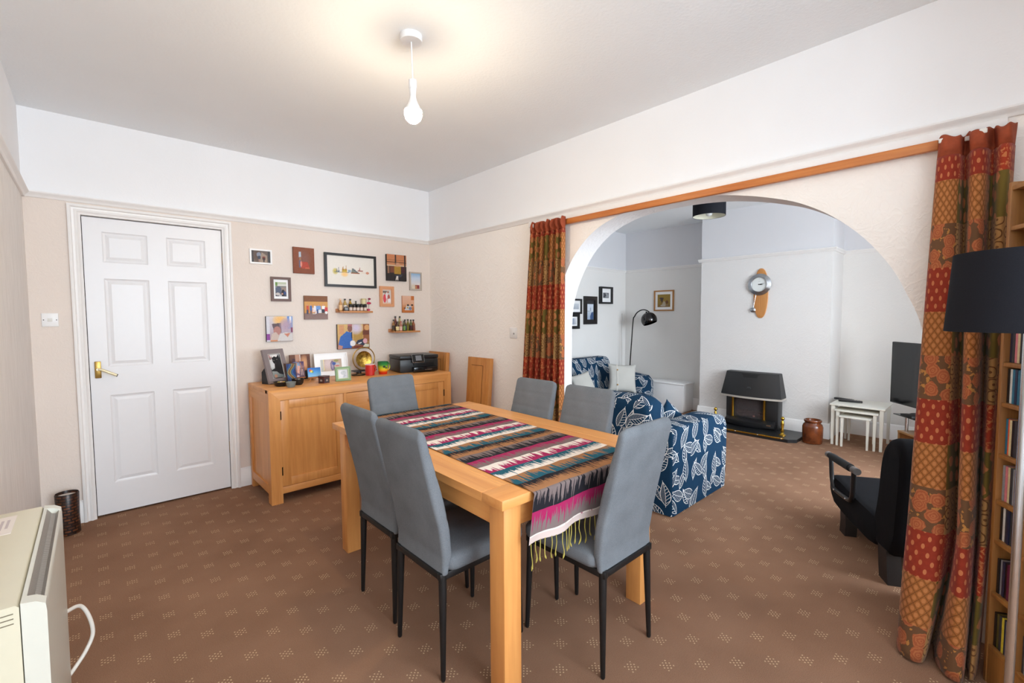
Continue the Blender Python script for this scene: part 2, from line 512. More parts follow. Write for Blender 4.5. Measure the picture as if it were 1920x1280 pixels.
def lerp_prof(prof, z):
    if z <= prof[0][1]: return prof[0][0]
    for (x0, z0), (x1, z1) in zip(prof, prof[1:]):
        if z <= z1: return x0 + (x1 - x0) * (z - z0) / (z1 - z0)
    return prof[-1][0]

def smooth_pts(pts, n=6):
    """Catmull-Rom through the points"""
    P = [Vector(p) for p in pts]; P = [P[0] * 2 - P[1]] + P + [P[-1] * 2 - P[-2]]
    out = []
    for i in range(1, len(P) - 2):
        for k in range(n):
            t = k / n
            a, b, c, d = P[i - 1], P[i], P[i + 1], P[i + 2]
            out.append(.5 * ((2 * b) + (c - a) * t + (2 * a - 5 * b + 4 * c - d) * t * t + (3 * b - a - 3 * c + d) * t ** 3))
    out.append(P[-2]); return out

def struct(name, g, mat, label, cat, parent=None, ang=40):
    o = g.build(name, mat, parent, ang=ang)
    if parent is None: tag(o, label, cat, kind='structure')
    return o

# ------------------------------------------------------------------ the setting
D, XR, XL, HC = 4.02, 2.573, -0.276, 2.59
YF = -2.0
RZ = 2.058            # underside of the dining room picture rail
LZ = 1.988            # underside of the lounge picture rail
AX, CX, CY0, CY1 = 6.15, 5.70, 1.22, 2.612     # alcove wall, chimney breast

struct('floor', G().box(XL - .2, AX + .2, YF - .2, D + .3, -.1, 0), CARPET, 'brown carpet with small pale dot motifs running through both rooms', 'floor')
struct('ceiling', G().box(XL - .2, AX + .2, YF - .2, D + .2, HC, HC + .1), CEIL, 'off-white painted ceiling over both rooms', 'ceiling')

def wall_with_frieze(name, gl, gu, m_low, m_up, label):
    o = struct(name, gl, m_low, label, 'wall')
    gu.build('frieze', m_up, o)
    return o

g = G()
g.box(XL - .2, -.03, D, D + .2, 0, RZ + .02); g.box(.752, XR, D, D + .2, 0, RZ + .02); g.box(-.03, .752, D, D + .2, 1.99, RZ + .02)
wall_with_frieze('wall_back', g, G().box(XL - .2, XR, D, D + .2, RZ + .02, HC), PAPER_BACK, FRIEZE, 'cream papered dining room wall with the white door and picture cluster')
wall_with_frieze('wall_left', G().box(XL - .2, XL, YF, D, 0, RZ + .02), G().box(XL - .2, XL, YF, D, RZ + .02, HC), PAPER_LEFT, FRIEZE, 'silver grey striated papered wall behind the storage heater')

_a = [(2.300, 1.15), (2.296, 1.30), (2.272, 1.44), (2.210, 1.60), (2.096, 1.775), (1.934, 1.908), (1.74, 1.980), (1.56, 2.003), (1.40, 2.006), (1.235, 1.999), (1.083, 1.981), (.943, 1.951), (.814, 1.913), (.694, 1.866), (.561, 1.782), (.437, 1.664), (.339, 1.527), (.283, 1.408), (.238, 1.294), (.21, 1.15), (.20, 1.0)]
arch = [(p.x, p.y) for p in smooth_pts([(a, b, 0) for a, b in _a], 4)]
poly = [(YF, 0), (.20, 0)] + list(reversed(arch)) + [(2.300, 0), (D + .2, 0), (D + .2, RZ + .02), (YF, RZ + .02)]
g = G().prism(poly, 'x', XR, XR + .2)
g.bm.normal_update()
for f in g.bm.faces:
    c = f.calc_center_median()
    if abs(f.normal.x) < .5 and .15 < c.y < 2.35 and c.z < 2.03: f.material_index = 1
REVEAL = mat_wall('white_painted_anaglypta', (226, 225, 225), 1.0, .15, 7)
o = struct('wall_right', g, [PAPER_ARCH, REVEAL], 'cream swirl-embossed dividing wall with the wide arch into the lounge', 'wall', ang=30)
G().box(XR, XR + .2, YF, D + .2, RZ + .02, HC).build('frieze', FRIEZE, o)

wall_with_frieze('wall_lounge_left', G().box(XR + .2, AX + .2, D, D + .2, 0, LZ + .02), G().box(XR + .2, AX + .2, D, D + .2, LZ + .02, HC), PAPER_PLAIN, FRIEZE_L, 'pale grey lounge wall behind the leaf-print sofa')
wall_with_frieze('wall_lounge_alcove', G().box(AX, AX + .2, YF, D, 0, LZ + .02), G().box(AX, AX + .2, YF, D, LZ + .02, HC), PAPER_PLAIN, FRIEZE_L, 'pale grey lounge alcove wall set back beside the chimney breast')
wall_with_frieze('wall_chimney', G().box(CX, AX, CY0, CY1, 0, LZ + .02), G().box(CX, AX, CY0, CY1, LZ + .02, HC), PAPER_LOUNGE, FRIEZE_L, 'pale embossed chimney breast carrying the wall clock')

# window wall behind the camera: two openings that let the daylight in
g = G()
W1, W2, WZ0, WZ1 = (-.2, 1.7), (2.97, 4.7), .35, 2.45
for a, b in ((XL - .2, W1[0]), (W1[1], W2[0]), (W2[1], AX + .2)): g.box(a, b, YF - .2, YF, 0, HC)
for a, b in (W1, W2): g.box(a, b, YF - .2, YF, 0, WZ0); g.box(a, b, YF - .2, YF, WZ1, HC)
for a, b in ((1.80, XR), (4.85, AX)): g.box(a, b, YF, -.42, 0, HC)      # added unseen piers beside the bays, shading the rack corner and right alcove
struct('wall_front', g, PAPER_BACK, 'window wall behind the viewpoint', 'wall')
for k, (a, b) in enumerate((W1, W2)):
    g = G()
    for x0, x1 in ((a, a + .05), (b - .05, b), ((a + b) / 2 - .025, (a + b) / 2 + .025)): g.box(x0, x1, YF - .14, YF - .08, WZ0, WZ1, .005)
    for z0, z1 in ((WZ0, WZ0 + .05), (WZ1 - .05, WZ1)): g.box(a + .05, b - .05, YF - .14, YF - .08, z0, z1, .005)
    struct('window_%d' % (k + 1), g, WHITE, ['white window frame of the dining room', 'white window frame of the lounge'][k], 'window')

# picture rails and skirting
def rail_prof(z): return [(0, z), (.010, z), (.016, z + .008), (.018, z + .014), (.028, z + .020), (.033, z + .028), (.028, z + .036), (0, z + .038)]
n_tr = [0]
def rail_y(x, sgn, y0, y1, z, label):
    n_tr[0] += 1
    struct('trim_%d' % n_tr[0], G().prism([(x + sgn * d, zz) for d, zz in rail_prof(z)], 'y', y0, y1), TRIMW, label, 'picture rail', ang=50)
def rail_x(y, sgn, x0, x1, z, label):
    n_tr[0] += 1
    struct('trim_%d' % n_tr[0], G().prism([(y + sgn * d, zz) for d, zz in rail_prof(z)], 'x', x0, x1), TRIMW, label, 'picture rail', ang=50)
rail_x(D, -1, XL, XR, RZ, 'white picture rail above the white door and picture cluster')
rail_y(XL, 1, YF, D, RZ, 'white picture rail on the silver grey wall')
rail_y(XR, -1, YF, D, RZ, 'white picture rail running above the arch')
rail_x(D, -1, XR + .2, AX, LZ, 'white picture rail over the lounge sofa wall')
rail_y(AX, -1, CY1, D, LZ, 'white picture rail in the alcove with the arc lamp')
rail_y(AX, -1, YF, CY0, LZ, 'white picture rail in the alcove with the television')
rail_y(CX, -1, CY0 - .033, CY1 + .033, LZ, 'white picture rail across the chimney breast')
rail_x(CY1, 1, CX, AX, LZ, 'white picture rail return on the left chimney cheek')
rail_x(CY0, -1, CX, AX, LZ, 'white picture rail return on the right chimney cheek')

def sk_prof(h): return [(0, 0), (.019, 0), (.019, h - .035), (.014, h - .028), (.014, h - .018), (.008, h - .006), (0, h)]
n_sk = {}
def skirt(name, axis, pos, sgn, a, b, h, label):
    struct(name, G().prism([(pos + sgn * d, z) for d, z in sk_prof(h)], axis, a, b), TRIMW, label, 'baseboard', ang=50)
skirt('baseboard_back', 'x', D, -1, .80, XR, .145, 'white skirting board between the door and the sideboard')
skirt('baseboard_back_corner', 'x', D, -1, XL, -.087, .145, 'white skirting board between the door and the left corner')
skirt('baseboard_left', 'y', XL, 1, YF, D, .145, 'white skirting board along the silver grey wall')
skirt('baseboard_right', 'y', XR, -1, 2.29, D, .145, 'white skirting board under the left curtain and leaning leaves')
skirt('baseboard_chimney', 'y', CX, -1, CY0 - .019, CY1 + .019, .165, 'white skirting board at the foot of the chimney breast')
skirt('baseboard_lounge_left', 'x', D, -1, XR + .2, AX, .165, 'white skirting board behind the leaf-print sofa')
skirt('baseboard_alcove_left', 'y', AX, -1, CY1, D, .165, 'white skirting board behind the white chest')
skirt('baseboard_alcove_right', 'y', AX, -1, YF, CY0, .165, 'white skirting board behind the nest of tables')
skirt('baseboard_cheek_left', 'x', CY1, 1, CX, AX, .165, 'white skirting board on the left chimney cheek')
skirt('baseboard_cheek_right', 'x', CY0, -1, CX, AX, .165, 'white skirting board on the right chimney cheek')
struct('trim_conduit', G().box(6.045, 6.07, D - .02, D, .165, 1.36, .004), PAPER_PLAIN, 'slim boxed conduit running up the lounge wall near the corner', 'trim')

# white board and timber batten above the arch (curtain fixing)
struct('trim_board', G().box(XR - .018, XR, .012, 2.56, 2.018, RZ, .002), TRIMW, 'long white painted board under the picture rail above the arch', 'trim')

# ------------------------------------------------------------------ the door
dr = thing('door_1', 'white six-panel door with a brass lever handle', 'door', (.361, D, 0), kind='structure')
g = G()
x0, x1, zt = -.022, .743, 1.978
xs = [x0, .07, .305, .408, .640, x1]; zs = [.012, .215, .81, 1.0, 1.585, 1.69, 1.89, zt]
yf = D + .012
vv = {(i, k): g.bm.verts.new((x, yf, z)) for i, x in enumerate(xs) for k, z in enumerate(zs)}
cells = []
for i in range(5):
    for k in range(7):
        f = g.bm.faces.new((vv[i, k], vv[i + 1, k], vv[i + 1, k + 1], vv[i, k + 1]))
        if i in (1, 3) and k in (1, 3, 5): cells.append(f)
g.bm.normal_update()
for f in cells:
    sg = -1 if f.normal.y > 0 else 1
    for th, dp in ((.010, -.005), (.012, -.002), (.004, 0.0), (.026, .005)):
        bmesh.ops.inset_region(g.bm, faces=[f], thickness=th, depth=0)
        for v in f.verts: v.co.y += -dp
g.box(x0, x1, yf + .012, yf + .036, zs[0], zt)
for a, b, c, d in ((x0, x0 + .0005, zs[0], zt), (x1 - .0005, x1, zs[0], zt)): g.box(a, b, yf, yf + .012, c, d)
g.box(x0, x1, yf, yf + .012, zt - .0005, zt); g.box(x0, x1, yf, yf + .012, zs[0], zs[0] + .0005)
leafo = g.build('door_leaf', DOORW, dr, ang=None, fixn=False)
h = thing_parts = G().box(.002, .034, D - .001, D + .011, .93, 1.04, .003).build('handle_plate', BRASSY, dr)
g = G().cyl((.018, D, .99), (.018, D - .045, .99), .009).tube(smooth_pts([(.018, D - .045, .99), (.035, D - .048, .988), (.075, D - .05, .965), (.108, D - .048, .946)], 4), .0085, 10)
g.build('handle_lever', plain('cream_lever', (228, 214, 176), .3, .3), dr)
G().cyl((.108, D - .048, .946), (.112, D - .048, .944), .009).build('lever_cap', BLACK, dr)
for z in (.28, 1.72): G().cyl((.748, D + .004, z), (.748, D + .004, z + .09), .006).build('hinge', BRASSY, dr)
g = G()
for a, b in ((-.0305, -.026), (.748, .7525)): g.box(a, b, D - .002, D + .19, 0, 1.99)
g.box(-.0305, .7525, D - .002, D + .19, 1.983, 1.995)
g.build('jamb', TRIMW, dr)
G().box(-.03, .752, D + .06, D + .08, 0, 1.985).build('gap_shade_sheet', plain('gap_shade', (40, 38, 36), .9), dr)  # dark sheet behind the leaf, its colour standing in for shade in the gaps
g = G()
AP = [(0, 0), (0, .024), (.004, .027), (.014, .027), (.018, .022), (.020, .015), (.030, .013), (.036, .018), (.044, .019), (.050, .012), (.060, .010), (.062, .006), (.062, 0)]
rings = []
for cx_, cz_, sx_, sz_ in ((-.087, 0, 1, 0), (-.087, 2.045, 1, -1), (.806, 2.045, -1, -1), (.806, 0, -1, 0)):
    rings.append([(cx_ + sx_ * p, D - t2, cz_ + sz_ * p) for p, t2 in AP])
g.loft(rings)
g.build('architrave', TRIMW, dr)

# ------------------------------------------------------------------ pendant light
px_, py_ = 1.114, 1.864
t_ = thing('pendant_light', 'bare glowing bulb on a white flex from a ceiling rose', 'ceiling light', (px_, py_, HC))
G().lathe([(.010, -.028), (.048, -.028), (.0505, -.02), (.0505, 0)], px_, py_, HC, 28).build('ceiling_rose', PLASTIC_W, t_)
G().cyl((px_, py_, HC - .028), (px_ + .004, py_, 2.395), .0032, n=8).build('flex', PLASTIC_W, t_)
hx = px_ + .004
G().lathe([(.008, 0), (.0185, -.0), (.0185, -.035), (.0165, -.037), (.0165, -.04), (.013, -.075)][::-1], hx, py_, 2.395 - 0.0 + .0, 20).xf(Matrix.Identity(4)).build('lamp_holder', PLASTIC_W, t_)
bulbM = mat_emit('glowing_bulb', (255, 234, 200), 400)
G().lathe([(.004, -.118), (.020, -.113), (.034, -.099), (.040, -.080), (.0395, -.066), (.038, -.060)], hx, py_, 2.322, 28).build('bulb', bulbM, t_)
G().lathe([(.0385, -.0605), (.034, -.050), (.022, -.028), (.016, -.012), (.0145, 0)], hx, py_, 2.322, 28).build('bulb_neck', PLASTIC_W, t_)


# switch plates
t_ = thing('light_switch', 'white blank switch plate beside the white door', 'switch', (-.1885, D, 1.273))
G().box(-.226, -.151, D - .009, D, 1.273, 1.356, .003).build('plate', PLASTIC_W, t_)
G().box(-.2, -.178, D - .0115, D - .0088, 1.304, 1.325, .001).build('rocker', plain('ivory_rocker', (222, 220, 214), .4), t_)
for xx in (-.217, -.160): G().cyl((xx, D - .0098, 1.3145), (xx, D - .0085, 1.3145), .003, n=10).build('screw', DARKM, t_)
t_ = thing('wall_socket', 'small white wall plate between the corner and left curtain', 'socket', (XR, 2.757, 1.14))
G().box(XR - .009, XR, 2.715, 2.80, 1.14, 1.228, .003).build('plate', PLASTIC_W, t_)
G().cyl((XR - .0115, 2.745, 1.178), (XR - .0088, 2.745, 1.178), .008, n=12).build('outlet', plain('grey_outlet', (150, 150, 150), .4), t_)

# ------------------------------------------------------------------ pictures
def paint(name, x0, x1, z0, z1, y, painter, parent, nu=48, nv=None, axis='y', local=False):
    """a printed sheet in the plane y = const (or x = const), coloured by painter(u, v)"""
    nv = nv or max(8, int(nu * abs((z1 - z0) / (x1 - x0))))
    g = G()
    if axis == 'y': fn = lambda a, b: (x0 + (x1 - x0) * a, y, z0 + (z1 - z0) * b)
    else: fn = lambda a, b: (y, x0 + (x1 - x0) * a, z0 + (z1 - z0) * b)
    g.grid(fn, nu, nv)
    o = g.build(name, PRINT, parent, ang=None, fixn=False, local=local)
    me = o.data
    ca = me.color_attributes.new('print', 'FLOAT_COLOR', 'POINT')
    k = 0
    for j in range(nv + 1):
        for i in range(nu + 1):
            ca.data[k].color = S(*painter(i / nu, j / nv)); k += 1
    return o

def art(bg, shapes, grain=6, seed=1):
    """bg: list of (v, rgb) stops bottom to top; shapes painted in order"""
    rnd = random.Random(seed)
    def f(u, v):
        c = bg[0][1]
        for (va, ca), (vb, cb) in zip(bg, bg[1:]):
            if va <= v <= vb:
                t = (v - va) / (vb - va + 1e-9); c = tuple(p + (q - p) * t for p, q in zip(ca, cb))
        if v > bg[-1][0]: c = bg[-1][1]
        for sh in shapes:
            k = sh[0]
            if k == 'r' and sh[1] <= u <= sh[3] and sh[2] <= v <= sh[4]: c = sh[5]
            elif k == 'e' and ((u - sh[1]) / sh[3]) ** 2 + ((v - sh[2]) / sh[4]) ** 2 <= 1: c = sh[5]
            elif k == 'p':
                P = sh[1]; inside = False; j = len(P) - 1
                for i in range(len(P)):
                    if (P[i][1] > v) != (P[j][1] > v) and u < (P[j][0] - P[i][0]) * (v - P[i][1]) / (P[j][1] - P[i][1]) + P[i][0]: inside = not inside
                    j = i
                if inside: c = sh[2]
            elif k == 'b':     # soft blob
                r = ((u - sh[1]) / sh[3]) ** 2 + ((v - sh[2]) / sh[4]) ** 2
                if r < 1: c = tuple(p + (q - p) * (1 - r) ** .7 for p, q in zip(c, sh[5]))
        n = rnd.uniform(-grain, grain)
        return tuple(max(0, min(255, x + n)) for x in c)
    return f

def frame_bars(x0, x1, z0, z1, w, y0, y1, bev=.002):
    g = G()
    def P(a, b, c, d):      # trapezoid bar with mitred ends
        g.prism([a, b, c, d], 'y', y0, y1)
    X0, X1, Z0, Z1 = x0 + w, x1 - w, z0 + w, z1 - w
    P((x0, z0), (x1, z0), (X1, Z0), (X0, Z0)); P((x0, z1), (X0, Z1), (X1, Z1), (x1, z1))
    P((x0, z0), (X0, Z0), (X0, Z1), (x0, z1)); P((x1, z0), (x1, z1), (X1, Z1), (X1, Z0))
    return g

def framed(name, label, x0, x1, z0, z1, fw_, fm, th, painter, mount=None, mw=(0, 0, 0, 0), group='pictures on the cream wall', nu=44, lipm=None):
    r = thing(name, label, 'picture', ((x0 + x1) / 2, D, z0), group=group)
    frame_bars(x0, x1, z0, z1, fw_, D - th, D - .001).build('frame', fm, r)
    G().box(x0 + fw_ * .8, x1 - fw_ * .8, D - th * .45, D - .002, z0 + fw_ * .8, z1 - fw_ * .8).build('mount' if mount else 'backing', mount or WHITE, r)
    if lipm:
        frame_bars(x0 + fw_ * .95, x1 - fw_ * .95, z0 + fw_ * .95, z1 - fw_ * .95, .004, D - th * .8, D - th * .45).build('inner_lip', lipm, r)
    a, b, c, d_ = mw
    paint('photo', x0 + fw_ + a, x1 - fw_ - b, z0 + fw_ + c, z1 - fw_ - d_, D - th * .45 - .0015, painter, r, nu)
    return r

def canvas(name, label, x0, x1, z0, z1, th, edge, painter, group='pictures on the cream wall', nu=48):
    r = thing(name, label, 'picture', ((x0 + x1) / 2, D, z0), group=group)
    G().box(x0, x1, D - th, D - .001, z0, z1, .002).build('stretcher', edge, r)
    paint('print_face', x0 + .001, x1 - .001, z0 + .001, z1 - .001, D - th - .001, painter, r, nu)
    return r

SKIN = (206, 150, 126)
framed('framed_photo', 'small white framed landscape photo of two walkers, nearest the door', .926, 1.085, 1.747, 1.862, .012, WHITE, .016,
       art([(0, (120, 104, 90)), (1, (104, 92, 88))], [('r', 0, 0, .13, 1, (66, 64, 68)), ('r', .87, 0, 1, 1, (70, 70, 74)), ('b', .3, .6, .25, .6, (92, 74, 66)), ('p', [(.42, 0), (.84, 0), (.84, .6), (.55, .9)], (158, 140, 124)), ('e', .40, .68, .12, .2, (132, 140, 156)), ('e', .41, .42, .08, .16, (60, 66, 84)), ('r', .37, .05, .44, .3, (150, 120, 108)), ('e', .66, .35, .09, .16, (70, 46, 46)), ('e', .66, .48, .07, .07, (130, 62, 54)), ('r', .62, .05, .70, .25, (50, 46, 50))], seed=2))
canvas('canvas_print', 'tall brown canvas print with a red patch near its middle', 1.244, 1.415, 1.69, 1.907, .018, plain('brown_canvas_edge', (112, 66, 40), .7),
       art([(0, (128, 66, 38)), (1, (132, 74, 48))], [('b', .5, .55, .35, .4, (130, 84, 72)), ('r', .27, .62, .36, .83, (176, 190, 204)), ('r', .28, .45, .37, .63, (150, 110, 84)), ('r', .27, .22, .34, .5, (92, 88, 112)), ('p', [(.34, .2), (.74, .18), (.74, .3), (.66, .45), (.36, .46)], (172, 66, 48)), ('e', .36, .36, .04, .12, (216, 140, 120)), ('r', .55, .19, .75, .24, (196, 96, 66))], seed=3))
framed('framed_print', 'wide black framed watercolour of a waterside skyline', 1.499, 1.976, 1.591, 1.886, .021, BLACK, .022,
       art([(0, (228, 222, 212)), (1, (230, 225, 217))], [
           ('b', .17, .46, .06, .12, (196, 180, 90)), ('r', .15, .42, .45, .45, (84, 96, 110)), ('p', [(.19, .44), (.20, .58), (.215, .44)], (90, 110, 140)), ('p', [(.225, .44), (.24, .62), (.255, .44)], (90, 110, 140)),
           ('r', .31, .45, .41, .56, (196, 166, 62)), ('p', [(.31, .5), (.33, .68), (.35, .5)], (176, 128, 60)), ('p', [(.38, .5), (.395, .7), (.41, .5)], (176, 128, 60)), ('r', .30, .425, .42, .45, (120, 78, 50)), ('b', .36, .37, .08, .10, (244, 200, 130)),
           ('r', .43, .44, .49, .53, (150, 172, 190)), ('p', [(.50, .43), (.52, .6), (.60, .52), (.68, .43)], (120, 128, 120)), ('p', [(.515, .60), (.54, .60), (.66, .45), (.64, .44)], (60, 72, 92)), ('r', .5, .41, .68, .44, (150, 88, 50)),
           ('r', .64, .5, .75, .535, (150, 76, 62)), ('p', [(.67, .52), (.685, .66), (.70, .52)], (160, 84, 66)), ('r', .66, .42, .80, .435, (80, 84, 90)), ('e', .855, .455, .04, .04, (206, 140, 112)), ('r', .72, .44, .8, .46, (222, 196, 170))], 2, 4), nu=96)
canvas('canvas_print', 'dark canvas print of a figure in a yellow shirt below timber beams', 2.079, 2.288, 1.670, 1.921, .03, plain('dark_canvas_edge', (40, 36, 38), .7),
       art([(0, (38, 34, 36)), (.55, (60, 50, 46)), (.6, (190, 130, 92)), (1, (196, 124, 84))], [('r', 0, .56, 1, .6, (210, 180, 150)), ('r', 0, .7, 1, .72, (92, 60, 46)), ('r', 0, .79, 1, .805, (120, 78, 56)), ('r', .41, .6, .48, 1, (52, 40, 38)), ('r', .88, .3, .96, 1, (54, 42, 40)), ('r', .02, .28, .12, .56, (140, 104, 80)), ('r', .16, .3, .4, .55, (116, 68, 50)), ('r', .36, .26, .70, .56, (166, 128, 50)), ('b', .53, .62, .16, .1, (196, 150, 120)), ('r', .72, .3, .9, .55, (74, 40, 46)), ('p', [(.38, .2), (.8, .26), (.7, .14), (.5, .14)], (58, 62, 76)), ('p', [(.42, .02), (.48, .19), (.56, .19), (.57, .02), (.52, .02), (.51, .13), (.47, .02)], (224, 216, 208))], seed=5), nu=56)
framed('framed_photo', 'small grey-beige framed beach photo highest near the corner', 2.332, 2.469, 1.586, 1.769, .014, plain('driftwood_frame', (182, 170, 158), .7), .016,
       art([(0, (200, 188, 172)), (.25, (216, 206, 196)), (.35, (214, 212, 216)), (.7, (196, 210, 228)), (1, (140, 178, 214))], [('r', .45, .02, .9, .26, (134, 62, 66)), ('r', .15, .02, .42, .26, (214, 204, 184)), ('e', .55, .12, .1, .12, (190, 130, 90))], seed=6))
framed('framed_photo', 'brown framed portrait photo in a white mount, left of the cluster', 1.069, 1.22, 1.455, 1.651, .02, plain('walnut_frame', (96, 66, 56), .4), .02,
       art([(0, (70, 72, 84)), (.6, (90, 98, 112)), (.72, (220, 218, 210)), (.85, (206, 210, 200)), (1, (170, 180, 140))], [('r', 0, .74, .2, 1, (104, 140, 70)), ('r', 0, .68, 1, .73, (60, 56, 54)), ('p', [(.5, .3), (1, .3), (1, .66), (.55, .66)], (150, 132, 122)), ('e', .3, .45, .26, .24, (84, 92, 114)), ('e', .7, .25, .16, .24, (34, 34, 46)), ('e', .85, .25, .1, .12, (50, 74, 130)), ('e', .22, .16, .2, .1, (200, 190, 186)), ('e', .62, .18, .08, .06, (200, 150, 126)), ('r', .3, 0, .55, .12, (186, 184, 186))], seed=7), mount=WHITE, mw=(.014, .014, .02, .022))
framed('framed_photo', 'orange wood framed photo of two people in pink and white', 2.010, 2.158, 1.4205, 1.615, .026, plain('orange_wood_frame', (214, 152, 108), .5), .016,
       art([(0, (220, 214, 206)), (1, (196, 200, 196))], [('r', 0, .8, .5, .95, (110, 104, 100)), ('e', .22, .35, .2, .34, (216, 78, 88)), ('e', .28, .80, .1, .08, (150, 120, 104)), ('e', .5, .55, .14, .3, (232, 218, 220)), ('e', .74, .45, .16, .22, (176, 92, 84)), ('e', .66, .86, .12, .09, (170, 104, 80)), ('e', .8, .18, .2, .16, (232, 230, 232)), ('e', .55, .2, .08, .2, (226, 170, 170))], seed=8), mount=plain('pink_mount', (226, 186, 160), .7), mw=(.008, .008, .012, .012))
canvas('canvas_print', 'small copper-coloured print low beside the corner', 2.244, 2.379, 1.364, 1.530, .01, plain('copper_canvas_edge', (170, 100, 52), .6),
       art([(0, (186, 108, 54)), (.25, (196, 120, 66)), (.5, (214, 164, 134)), (1, (222, 180, 156))], [('r', .75, .75, 1, 1, (190, 110, 56)), ('p', [(.2, .15), (.8, .15), (.75, .42), (.35, .42)], (196, 200, 206)), ('r', .4, .4, .55, .5, (24, 22, 24)), ('r', .75, .42, .9, .5, (24, 22, 24)), ('r', .14, .24, .28, .3, (24, 22, 24)), ('e', .45, .3, .06, .06, (190, 160, 70)), ('e', .66, .25, .12, .1, (120, 126, 150))], seed=9))
canvas('canvas_print', 'square canvas print of a line of people on a stage', 1.32, 1.517, 1.305, 1.506, .018, plain('canvas_edge_tan', (120, 98, 80), .7),
       art([(0, (136, 112, 106)), (.25, (128, 102, 96)), (.27, (196, 138, 70)), (.75, (206, 152, 84)), (.76, (130, 82, 50)), (1, (126, 78, 46))],
           [('r', .08, .3, .18, .57, (196, 76, 56)), ('r', .09, .22, .17, .4, (58, 62, 84)), ('r', .22, .36, .32, .58, (70, 104, 166)), ('r', .24, .25, .31, .38, (90, 84, 96)), ('r', .34, .3, .44, .5, (226, 200, 196)), ('r', .40, .38, .48, .58, (236, 228, 226)), ('r', .46, .24, .51, .55, (222, 222, 230)), ('r', .5, .34, .7, .58, (112, 150, 206)), ('r', .52, .25, .62, .42, (46, 72, 120)), ('r', .59, .27, .72, .4, (214, 220, 224)), ('r', .74, .42, .88, .58, (236, 234, 232)), ('r', .72, .27, .86, .44, (54, 54, 66)), ('r', .86, .33, .99, .52, (206, 66, 70)), ('e', .93, .29, .06, .06, (232, 232, 232)), ('e', .27, .6, .025, .03, SKIN), ('e', .13, .6, .025, .03, SKIN), ('e', .43, .6, .025, .03, SKIN), ('e', .6, .61, .03, .03, SKIN), ('e', .81, .62, .03, .03, SKIN), ('r', .34, .22, .48, .26, (206, 196, 190))], seed=10), nu=64)
canvas('canvas_print', 'square canvas print of two people in pale tops, lowest left', 1.022, 1.222, 1.128, 1.333, .025, plain('canvas_edge_dark', (54, 50, 54), .7),
       art([(0, (168, 140, 130)), (.4, (178, 166, 180)), (1, (214, 206, 206))], [('r', 0, 0, .12, 1, (206, 206, 214)), ('b', .52, .85, .3, .25, (236, 186, 112)), ('r', .8, .5, 1, 1, (104, 142, 206)), ('p', [(.88, .7), (.96, .75), (.96, 1), (.88, 1)], (224, 230, 240)), ('p', [(.2, .7), (.56, .74), (.56, .35), (.3, .35)], (96, 78, 84)), ('b', .75, .65, .28, .3, (176, 152, 170)), ('e', .4, .42, .14, .18, (176, 124, 116)), ('p', [(.12, 0), (.2, .3), (.34, .38), (.5, .2), (.5, 0)], (196, 176, 166)), ('p', [(.4, .02), (.5, .3), (.75, .36), (1, .3), (1, 0)], (204, 200, 198)), ('p', [(.66, .3), (.9, .32), (.8, .16)], (196, 128, 104)), ('r', 0, .06, .12, .3, (140, 66, 150)), ('r', .15, 0, .4, .06, (206, 140, 100)), ('r', .92, .36, 1, .55, (120, 54, 90))], seed=11), nu=60)
canvas('canvas_print', 'canvas print of a person in a blue jumper holding a white cup', 1.592, 1.891, 1.036, 1.259, .025, plain('canvas_edge_grey', (74, 62, 58), .7),
       art([(0, (120, 74, 52)), (.4, (196, 158, 96)), (1, (214, 180, 116))], [('r', .05, .6, .2, .98, (206, 150, 104)), ('r', .5, .35, .78, .7, (176, 140, 70)), ('b', .58, .85, .22, .3, (206, 196, 220)), ('r', .8, .3, 1, 1, (150, 92, 56)), ('e', .92, .86, .08, .12, (212, 160, 106)), ('r', .78, .55, 1, .75, (112, 62, 44)), ('p', [(.02, .18), (.08, .5), (.28, .72), (.42, .66), (.46, .3), (.42, .02), (.16, .02)], (52, 100, 176)), ('p', [(.02, .18), (.0, .02), (.12, .0), (.16, .12)], (186, 132, 116)), ('e', .38, .84, .075, .15, (132, 84, 74)), ('r', .31, .93, .45, 1, (176, 104, 106)), ('p', [(.55, .2), (.62, .34), (.8, .4), (.9, .2), (.8, .12)], (46, 52, 72)), ('e', .46, .22, .085, .12, (226, 226, 226)), ('e', .86, .3, .07, .1, (216, 164, 170)), ('p', [(.63, .22), (.75, .26), (.75, .22), (.65, .18)], (224, 224, 228)), ('r', .5, .02, .78, .12, (120, 56, 40)), ('p', [(.78, .05), (.98, .05), (.98, .16), (.85, .18)], (206, 206, 186)), ('r', .425, .42, .455, .68, (40, 34, 40))], seed=12), nu=72)

